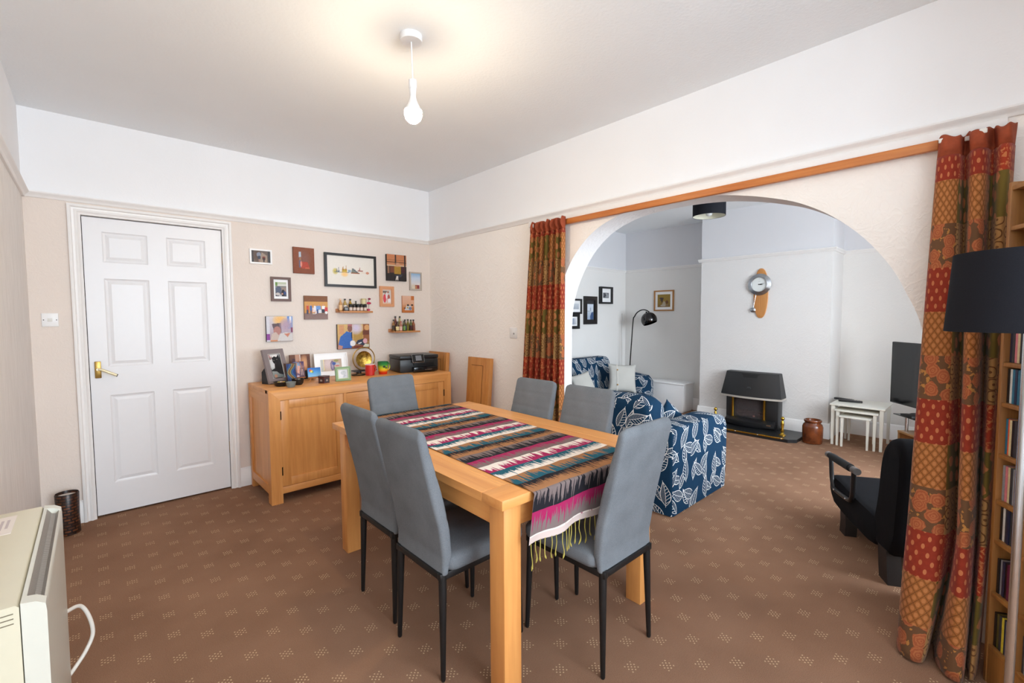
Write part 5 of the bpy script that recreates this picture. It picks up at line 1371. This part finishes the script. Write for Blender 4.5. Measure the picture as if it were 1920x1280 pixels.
jm = newmat('brown_salt_glaze', .18); t = NT(jm); t.base(t.ramp(t.noise(t.coord(), 12, 4), [(.3, S(74, 34, 18)), (.7, S(124, 64, 30))]))
G().lathe([(.078, 0), (.086, .006), (.091, .05), (.092, .17), (.084, .195), (.072, .207), (.070, .214), (.078, .222), (.080, .236), (.076, .243), (.066, .243), (.062, .21), (.001, .03)], 5.415, 1.288, 0, 36).build('jar_body', jm, r)

# ------------------------------------------------------------------ white chest, nest of tables, remotes, television
PAINTG = plain('grey_white_paint', (236, 236, 236), .45, var=.01)
r = thing('blanket_chest', 'plain white blanket chest in the lounge alcove', 'chest', (5.96, 3.25, 0))
g = G().box(5.818, 6.10, 2.885, 3.62, .018, .378, .003).box(5.83, 6.09, 2.90, 3.60, 0, .02); g.build('body', PAINTG, r)
G().box(5.806, 6.11, 2.873, 3.635, .380, .400, .003).build('lid', PAINTG, r)
IV = plain('ivory_table_paint', (220, 218, 208), .45, var=.015)
def nest_table(label, x0, x1, y0, y1, h, lw, ap):
    r = thing('nesting_table', label, 'side table', ((x0 + x1) / 2, (y0 + y1) / 2, 0), group='white nest of three tables')
    G().box(x0, x1, y0, y1, h - .016, h, .003).build('tabletop', IV, r)
    ins = .012
    for a in (x0 + ins, x1 - ins - lw):
        for b in (y0 + ins, y1 - ins - lw): 
            g = G().loft([[(a + e, b + e, z), (a + lw - e, b + e, z), (a + lw - e, b + lw - e, z), (a + e, b + lw - e, z)] for z, e in ((0, .004), (h - .016, 0))]); g.build('leg', IV, r)
    for b in (y0 + ins + .004, y1 - ins - .02): G().box(x0 + ins + lw, x1 - ins - lw, b, b + .016, h - .016 - ap, h - .016).build('side_rail', IV, r)
    G().box(x1 - ins - .02, x1 - ins - .004, y0 + ins + lw, y1 - ins - lw, h - .016 - ap, h - .016).build('back_rail', IV, r)
    return r
nest_table('largest white table of the nest, carrying the remote controls', 5.49, 5.95, .722, 1.165, .418, .030, .03)
nest_table('middle white table tucked inside the nest', 5.47, 5.88, .772, 1.118, .366, .026, .02)
nest_table('smallest white table at the front of the nest', 5.45, 5.82, .823, 1.076, .312, .024, .018)
def remote(label, x, y, rz, L, w):
    r = thing('remote_control', label, 'remote control', (x, y, .418), math.radians(rz), 'remote controls')
    G().box(-L / 2, L / 2, -w / 2, w / 2, 0, .020, .006, 3).build('case', plain('remote_black', (24, 24, 26), .4), r, local=True)
    g = G()
    for i in range(7):
        for j in range(3): g.box(-L * .38 + i * L * .11, -L * .38 + i * L * .11 + .008, -w * .3 + j * w * .24, -w * .3 + j * w * .24 + .006, .020, .022)
    g.build('buttons', plain('remote_buttons', (90, 88, 92), .5), r, local=True)
remote('black remote control lying nearer the table edge', 5.72, 1.035, 100, .20, .05)
remote('black remote control lying further back on the white table', 5.80, 1.105, 70, .18, .045)

TA = math.atan2(-.64, -.77)            # along the screen, away from its visible edge
tv = thing('television', 'flat black television on the glass stand at the arch edge', 'television', (5.75, .706, .40), TA)
G().box(0, .97, -.022, .012, .063, .655, .006).build('casing', BLACKM, tv, local=True)
G().box(.008, .962, -.0235, -.0215, .075, .648).build('screen', plain('screen_black', (13, 14, 16), .12, var=.02), tv, local=True)
G().box(.40, .57, -.012, .006, .02, .07).build('neck', BLACKM, tv, local=True)
G().lathe([(.13, .005), (.13, .012), (.02, .02)], n=28).xf(Matrix.Translation((.485, -.0, 0)) @ Matrix.Diagonal((1.5, .8, 1, 1))).build('foot', BLACKM, tv, local=True)
for ch in tv.children:       # the glass side of the set faces the room
    pass
sg = newmat('smoked_glass', .05); t = NT(sg); t.bsdf.inputs['Base Color'].default_value = S(96, 104, 108); t.bsdf.inputs['Transmission Weight'].default_value = .7
ts = thing('tv_stand', 'glass and wood television stand with chrome tubes', 'tv stand', (5.46, .66, 0), TA)
G().prism([(0, 0), (.95, 0), (.95, .34), (0, .34)], 'z', .392, .400).build('glass_top', sg, ts, local=True)
for x in (.085, .865):
    for y in (.06, .28): G().cyl((x, y, .25), (x, y, .392), .014, n=14).build('chrome_tube', CHROME, ts, local=True)
G().box(.04, .91, .016, .32, .232, .25, .002).build('wood_shelf', wood('stand_beech', (150, 104, 52), (196, 146, 86), 'X'), ts, local=True)
for x in (.04, .89): G().box(x, x + .02, .02, .32, 0, .232).build('side_panel', wood('stand_beech_side', (130, 86, 42), (176, 124, 70), 'Z'), ts, local=True)
r = thing('set_top_box', 'small black box on the glass television stand', 'box', (5.33, .560, .4005), TA)
G().box(-.04, .10, -.015, .04, 0, .024, .003).build('case', BLACKM, r, local=True)

# ------------------------------------------------------------------ sofas
def soft_box(x0, x1, y0, y1, z0, z1, r, k=5, rt_=None, puff=0.0):
    """rounded upholstery block (rounded in plan and over its top)"""
    rt_ = r if rt_ is None else rt_
    cx_, cy_, hx_, hy_ = (x0 + x1) / 2, (y0 + y1) / 2, (x1 - x0) / 2, (y1 - y0) / 2
    rings = []
    lv = [(z0, 0.0), (z0 + (z1 - z0) * .3, 0), (z1 - rt_, 0)] + [(z1 - rt_ + rt_ * math.sin(PI / 2 * i / k), rt_ * (1 - math.cos(PI / 2 * i / k))) for i in range(1, k + 1)]
    for z, e in lv:
        m = puff * math.sin(PI * (z - z0) / (z1 - z0))
        a, b = max(hx_ - e + m, .004), max(hy_ - e + m, .004)
        rings.append([(x, y, z) for x, y in rrect(a, b, min(r, a * .95, b * .95), 4, cx_, cy_)])
    return G().loft(rings)
def soft_part(name, par, *a, mat=None, **k):
    g = soft_box(*a, **k)
    g.boxuv()
    o = g.build(name, mat or LEAF, par, ang=60)
    return o
def drop_uv_scale(o): pass

s1 = thing('armchair', 'navy leaf-print slip-covered armchair standing just inside the arch', 'armchair', (3.1, 1.85, 0))
# arm facing the viewpoint: long block with a rolled front
def arm_block(par, x0, x1, y0, y1, ztop, name='arm'):
    prof = [(x0, 0.006), (x1 - .02, 0.006), (x1, .05), (x1 + .012, .22), (x1 + .015, ztop - .13), (x1 - .005, ztop - .06), (x1 - .06, ztop - .015), (x1 - .18, ztop + .004), (x0 + .38, ztop), (x0 + .12, ztop + .012), (x0 + .03, ztop - .01), (x0, ztop - .06)]
    P = [(p.x, p.y) for p in smooth_pts([(a, b, 0) for a, b in prof[1:]], 4)]
    P = [prof[0]] + P
    cxp = sum(p[0] for p in P) / len(P); czp = ztop / 2
    rings = []
    w = y1 - y0
    for t_, s_ in ((0, .955), (.03, .985), (.12, 1.0), (.5, 1.004), (.88, 1.0), (.97, .985), (1.0, .955)):
        rings.append([(cxp + (a - cxp) * s_, y0 + w * t_, max(.004, czp + (b - czp) * s_) if b > .05 else .004 + b * .2) for a, b in P])
    g = G().loft(rings); g.boxuv()
    return g.build(name, LEAF, par, ang=60)
def back_block(par, x0, x1, y0, y1, z1, name='backrest'):
    return soft_part(name, par, x0, x1, y0, y1, .006, z1, .07, 6, .10)
arm_block(s1, 2.725, 3.56, 1.415, 1.615, .575)
arm_block(s1, 2.725, 3.56, 2.075, 2.265, .575)
back_block(s1, 2.70, 2.93, 1.565, 2.20, .765)
soft_part('seat_cushion', s1, 2.90, 3.48, 1.618, 2.072, .14, .295, .05, 5, .05, puff=.004)
soft_part('skirt', s1, 2.74, 3.46, 1.47, 2.20, .006, .24, .04, 4, .05)

s2 = thing('sofa', 'navy leaf-print slip-covered sofa along the far lounge wall', 'sofa', (4.7, 3.6, 0))
def back_cushion(par, x0, x1, y0, y1, z0, z1):
    g = G(); n = 18
    rings = []
    for k in range(9):
        t_ = k / 8; y = y0 + (y1 - y0) * t_; s_ = .72 + .28 * math.sin(PI * t_) ** .5 if 0 < t_ < 1 else .72
        cx_, cz_ = (x0 + x1) / 2, (z0 + z1) / 2
        rings.append([(cx_ + (px - cx_) * (.9 + .1 * s_), y + .06 * (pz - z0) / (z1 - z0), cz_ + (pz - cz_) * (.9 + .1 * s_)) for px, pz in [(a, b) for a, b in rrect((x1 - x0) / 2, (z1 - z0) / 2, .09, 5, cx_, cz_)]])
    g.loft(rings); g.boxuv()
    return g.build('back_cushion', LEAF, par, ang=60)
soft_part('backrest', s2, 3.45, 5.42, 3.80, 3.985, .006, .70, .06, 5, .09)
back_cushion(s2, 4.42, 5.30, 3.66, 3.82, .34, .765)
back_cushion(s2, 3.60, 4.42, 3.66, 3.82, .34, .765)
soft_part('base', s2, 3.50, 5.40, 3.16, 3.82, .006, .28, .05, 4, .04)
soft_part('seat_cushion', s2, 4.50, 5.36, 3.13, 3.66, .20, .305, .05, 5, .05, puff=.006)
soft_part('seat_cushion', s2, 3.62, 4.50, 3.13, 3.66, .20, .305, .05, 5, .05, puff=.006)
def arm_y(par, x0, x1, y0, y1, zf, zb):
    P = [(y0, .006), (y1, .006), (y1, zb), (y1 - .25, zb), (y0 + .25, zf + .02), (y0 + .07, zf), (y0, zf - .07)]
    rings = []
    for t_, s_ in ((0, .95), (.08, .99), (.5, 1.0), (.92, .99), (1, .95)):
        cyp, czp = (y0 + y1) / 2, .25
        rings.append([(x0 + (x1 - x0) * t_, cyp + (a - cyp) * s_, max(.005, czp + (b - czp) * s_)) for a, b in P])
    g = G().loft(rings)
    bmesh.ops.recalc_face_normals(g.bm, faces=g.bm.faces)
    g.boxuv()
    return g.build('arm', LEAF, par, ang=60)
arm_y(s2, 5.41, 5.68, 3.24, 3.97, .50, .565)
arm_y(s2, 3.30, 3.52, 3.24, 3.97, .50, .565)

def scatter(name, label, loc, M, size, th, mat, group, flap=False):
    r = thing(name, label, 'cushion', loc, 0, group)
    n = 16
    def surf(sgn):
        def f(a, b):
            u, v = a * 2 - 1, b * 2 - 1
            pinch = 1 - .06 * (1 - abs(u) ** 2) * 0 - .07 * (math.cos(PI * u / 2) if abs(v) > .0 else 0) * abs(v) ** 3 * 0
            e = (1 - u * u) * (1 - v * v)
            sx = u * (1 - .08 * (1 - v * v) * abs(u) ** 3); sv = v * (1 - .08 * (1 - u * u) * abs(v) ** 3)
            return (sx * size / 2, sgn * th / 2 * max(e, 0) ** .42 , sv * size / 2)
        return f
    g = G()
    g.grid(surf(-1), n, n, uvfn=lambda a, b: (a * size + .11, b * size + .2)).grid(surf(1), n, n, uvfn=lambda a, b: (a * size + .53, b * size))
    bmesh.ops.remove_doubles(g.bm, verts=g.bm.verts, dist=1e-5)
    g.xf(M); o = g.build('cover', mat, r, ang=80, local=True)
    if flap:
        g = G().grid(lambda a, b: (size * (-.24 + .045 * a), -th / 2 * max((1 - (-.48 + .09 * a) ** 2) * (1 - ((b * 2 - 1) * .93) ** 2), 0) ** .42 - .003, (b - .5) * size * .93), 3, 14)
        g.xf(M).build('button_flap', plain('linen_flap', (196, 193, 186), .9), r, ang=80, local=True, fixn=True)
        for b in (.22, .78):
            v = (b - .5) * 2 * .93
            p = M @ Vector((size * -.218, -th / 2 * max((1 - .436 ** 2) * (1 - v * v), 0) ** .42 - .005, (b - .5) * size * .93))
            G().sph(p, .011, .011, .011, 10, 6).build('button', plain('wood_button', (176, 140, 92), .4), r, local=True)
    return r
LIN = newmat('pale_linen', .95, spec=.1); t = NT(LIN); t.base(t.mix(t.noise(t.coord(), 7, 2), S(176, 174, 168), S(192, 190, 184))); t.bump(t.noise(t.coord(), 9, 2), .25, .02)
def lean_m(yaw, tilt, roll=0): return Matrix.Rotation(math.radians(yaw), 4, 'Z') @ Matrix.Rotation(-math.radians(tilt), 4, 'X') @ Matrix.Rotation(math.radians(roll), 4, 'Y')
scatter('scatter_cushion', 'pale linen cushion with a buttoned flap leaning in the sofa corner', (5.08, 3.36, .505), lean_m(-38, 16, 4), .375, .14, LIN, 'pale linen cushions', True)
scatter('scatter_cushion', 'pale linen cushion half hidden by the arch edge on the far sofa', (4.40, 3.47, .475), lean_m(-20, 24, -12), .30, .12, LIN, 'pale linen cushions')
scatter('scatter_cushion', 'leaf-print cushion propped inside the arm of the navy armchair', (3.30, 1.735, .487), lean_m(-12, 10, 40), .26, .10, LEAF, None)

# ------------------------------------------------------------------ black lounge chair
BF = newmat('black_futon_cloth', .9, spec=.15); t = NT(BF); t.base(t.mix(t.noise(t.coord(), 300, 1), S(14, 14, 17), S(23, 23, 27))); t.bump(t.noise(t.coord(), 16, 2), .2, .01)
LD = math.atan2(.266, .463)
lc = thing('lounge_chair', 'low black padded lounge chair with a tubular armrest, beyond the right curtain', 'chair', (2.845, .362, 0), LD)
def padded(prof, ya, yb, rr, name, mat):
    P = [(p.x, p.y) for p in smooth_pts([(a, b, 0) for a, b in prof] + [(prof[0][0], prof[0][1], 0)], 4)][:-1]
    cxp = sum(p[0] for p in P) / len(P); czp = sum(p[1] for p in P) / len(P)
    rings = []
    for t_, e in ((0, .08), (.015, .03), (.05, 0), (.95, 0), (.985, .03), (1, .08)):
        rings.append([(cxp + (a - cxp) * (1 - e), ya + (yb - ya) * t_, czp + (b - czp) * (1 - e)) for a, b in P])
    return G().loft(rings).build(name, mat, lc, ang=50, local=True)
padded([(.66, .135), (.725, .19), (.735, .25), (.70, .295), (.55, .30), (.30, .285), (.10, .275), (.06, .20), (.10, .125), (.30, .118), (.50, .120)], 0, -.60, .03, 'seat', BF)
padded([(.12, .25), (.085, .40), (.065, .56), (.035, .66), (-.02, .718), (-.080, .722), (-.112, .68), (-.118, .55), (-.102, .38), (-.085, .22), (-.03, .135), (.06, .125), (.12, .16)], -.004, -.596, .03, 'backrest', BF)
LEGM = plain('dark_wood_leg', (34, 28, 26), .5)
for y in (-.031, -.569):
    for s0, s1_, zt in ((-.045, .045, .16), (.455, .535, .16)):
        G().loft([[(s0 + e, y - .03, z), (s1_ + e, y - .03, z), (s1_ + e, y + .03, z), (s0 + e, y + .03, z)] for z, e in ((0, -.012 if s0 < 0 else .008), (.07, 0), (zt, .012))]).build('leg', LEGM, lc, local=True)
TUBE = plain('dark_steel_tube', (48, 46, 46), .3, .6)
for y in (.018, -.618):
    loop = smooth_pts([(.675, y, .425), (.655, y, .40), (.635, y, .30), (.605, y, .250), (.56, y, .240), (.40, y, .250), (.35, y, .262), (.325, y, .30), (.318, y, .40), (.315, y, .445)], 4)
    ar = G().tube(loop, .0125, 12).build('armrest', TUBE, lc, local=True)
    G().tube([(.70, y, .423), (.28, y, .450)], .0175, 14).tube([(.63, y, .4275), (.36, y, .445)], .0225, 14).build('arm_pad', plain('foam_grip', (20, 20, 21), .8), ar, local=True)
    for q in ([(.708, y, .4225), (.675, y, .4246)], [(.272, y, .4505), (.325, y, .447)]): G().tube(q, .0195, 14).build('end_cap', plain('grey_end_cap', (92, 88, 86), .3), ar, local=True)
    g = G()
    for s, z in ((.56, .243), (.39, .253)): g.sph((s, y + (.013 if y > -.3 else -.013), z), .006, .004, .006, 8, 6)
    g.build('bolt', CHROME, ar, local=True)
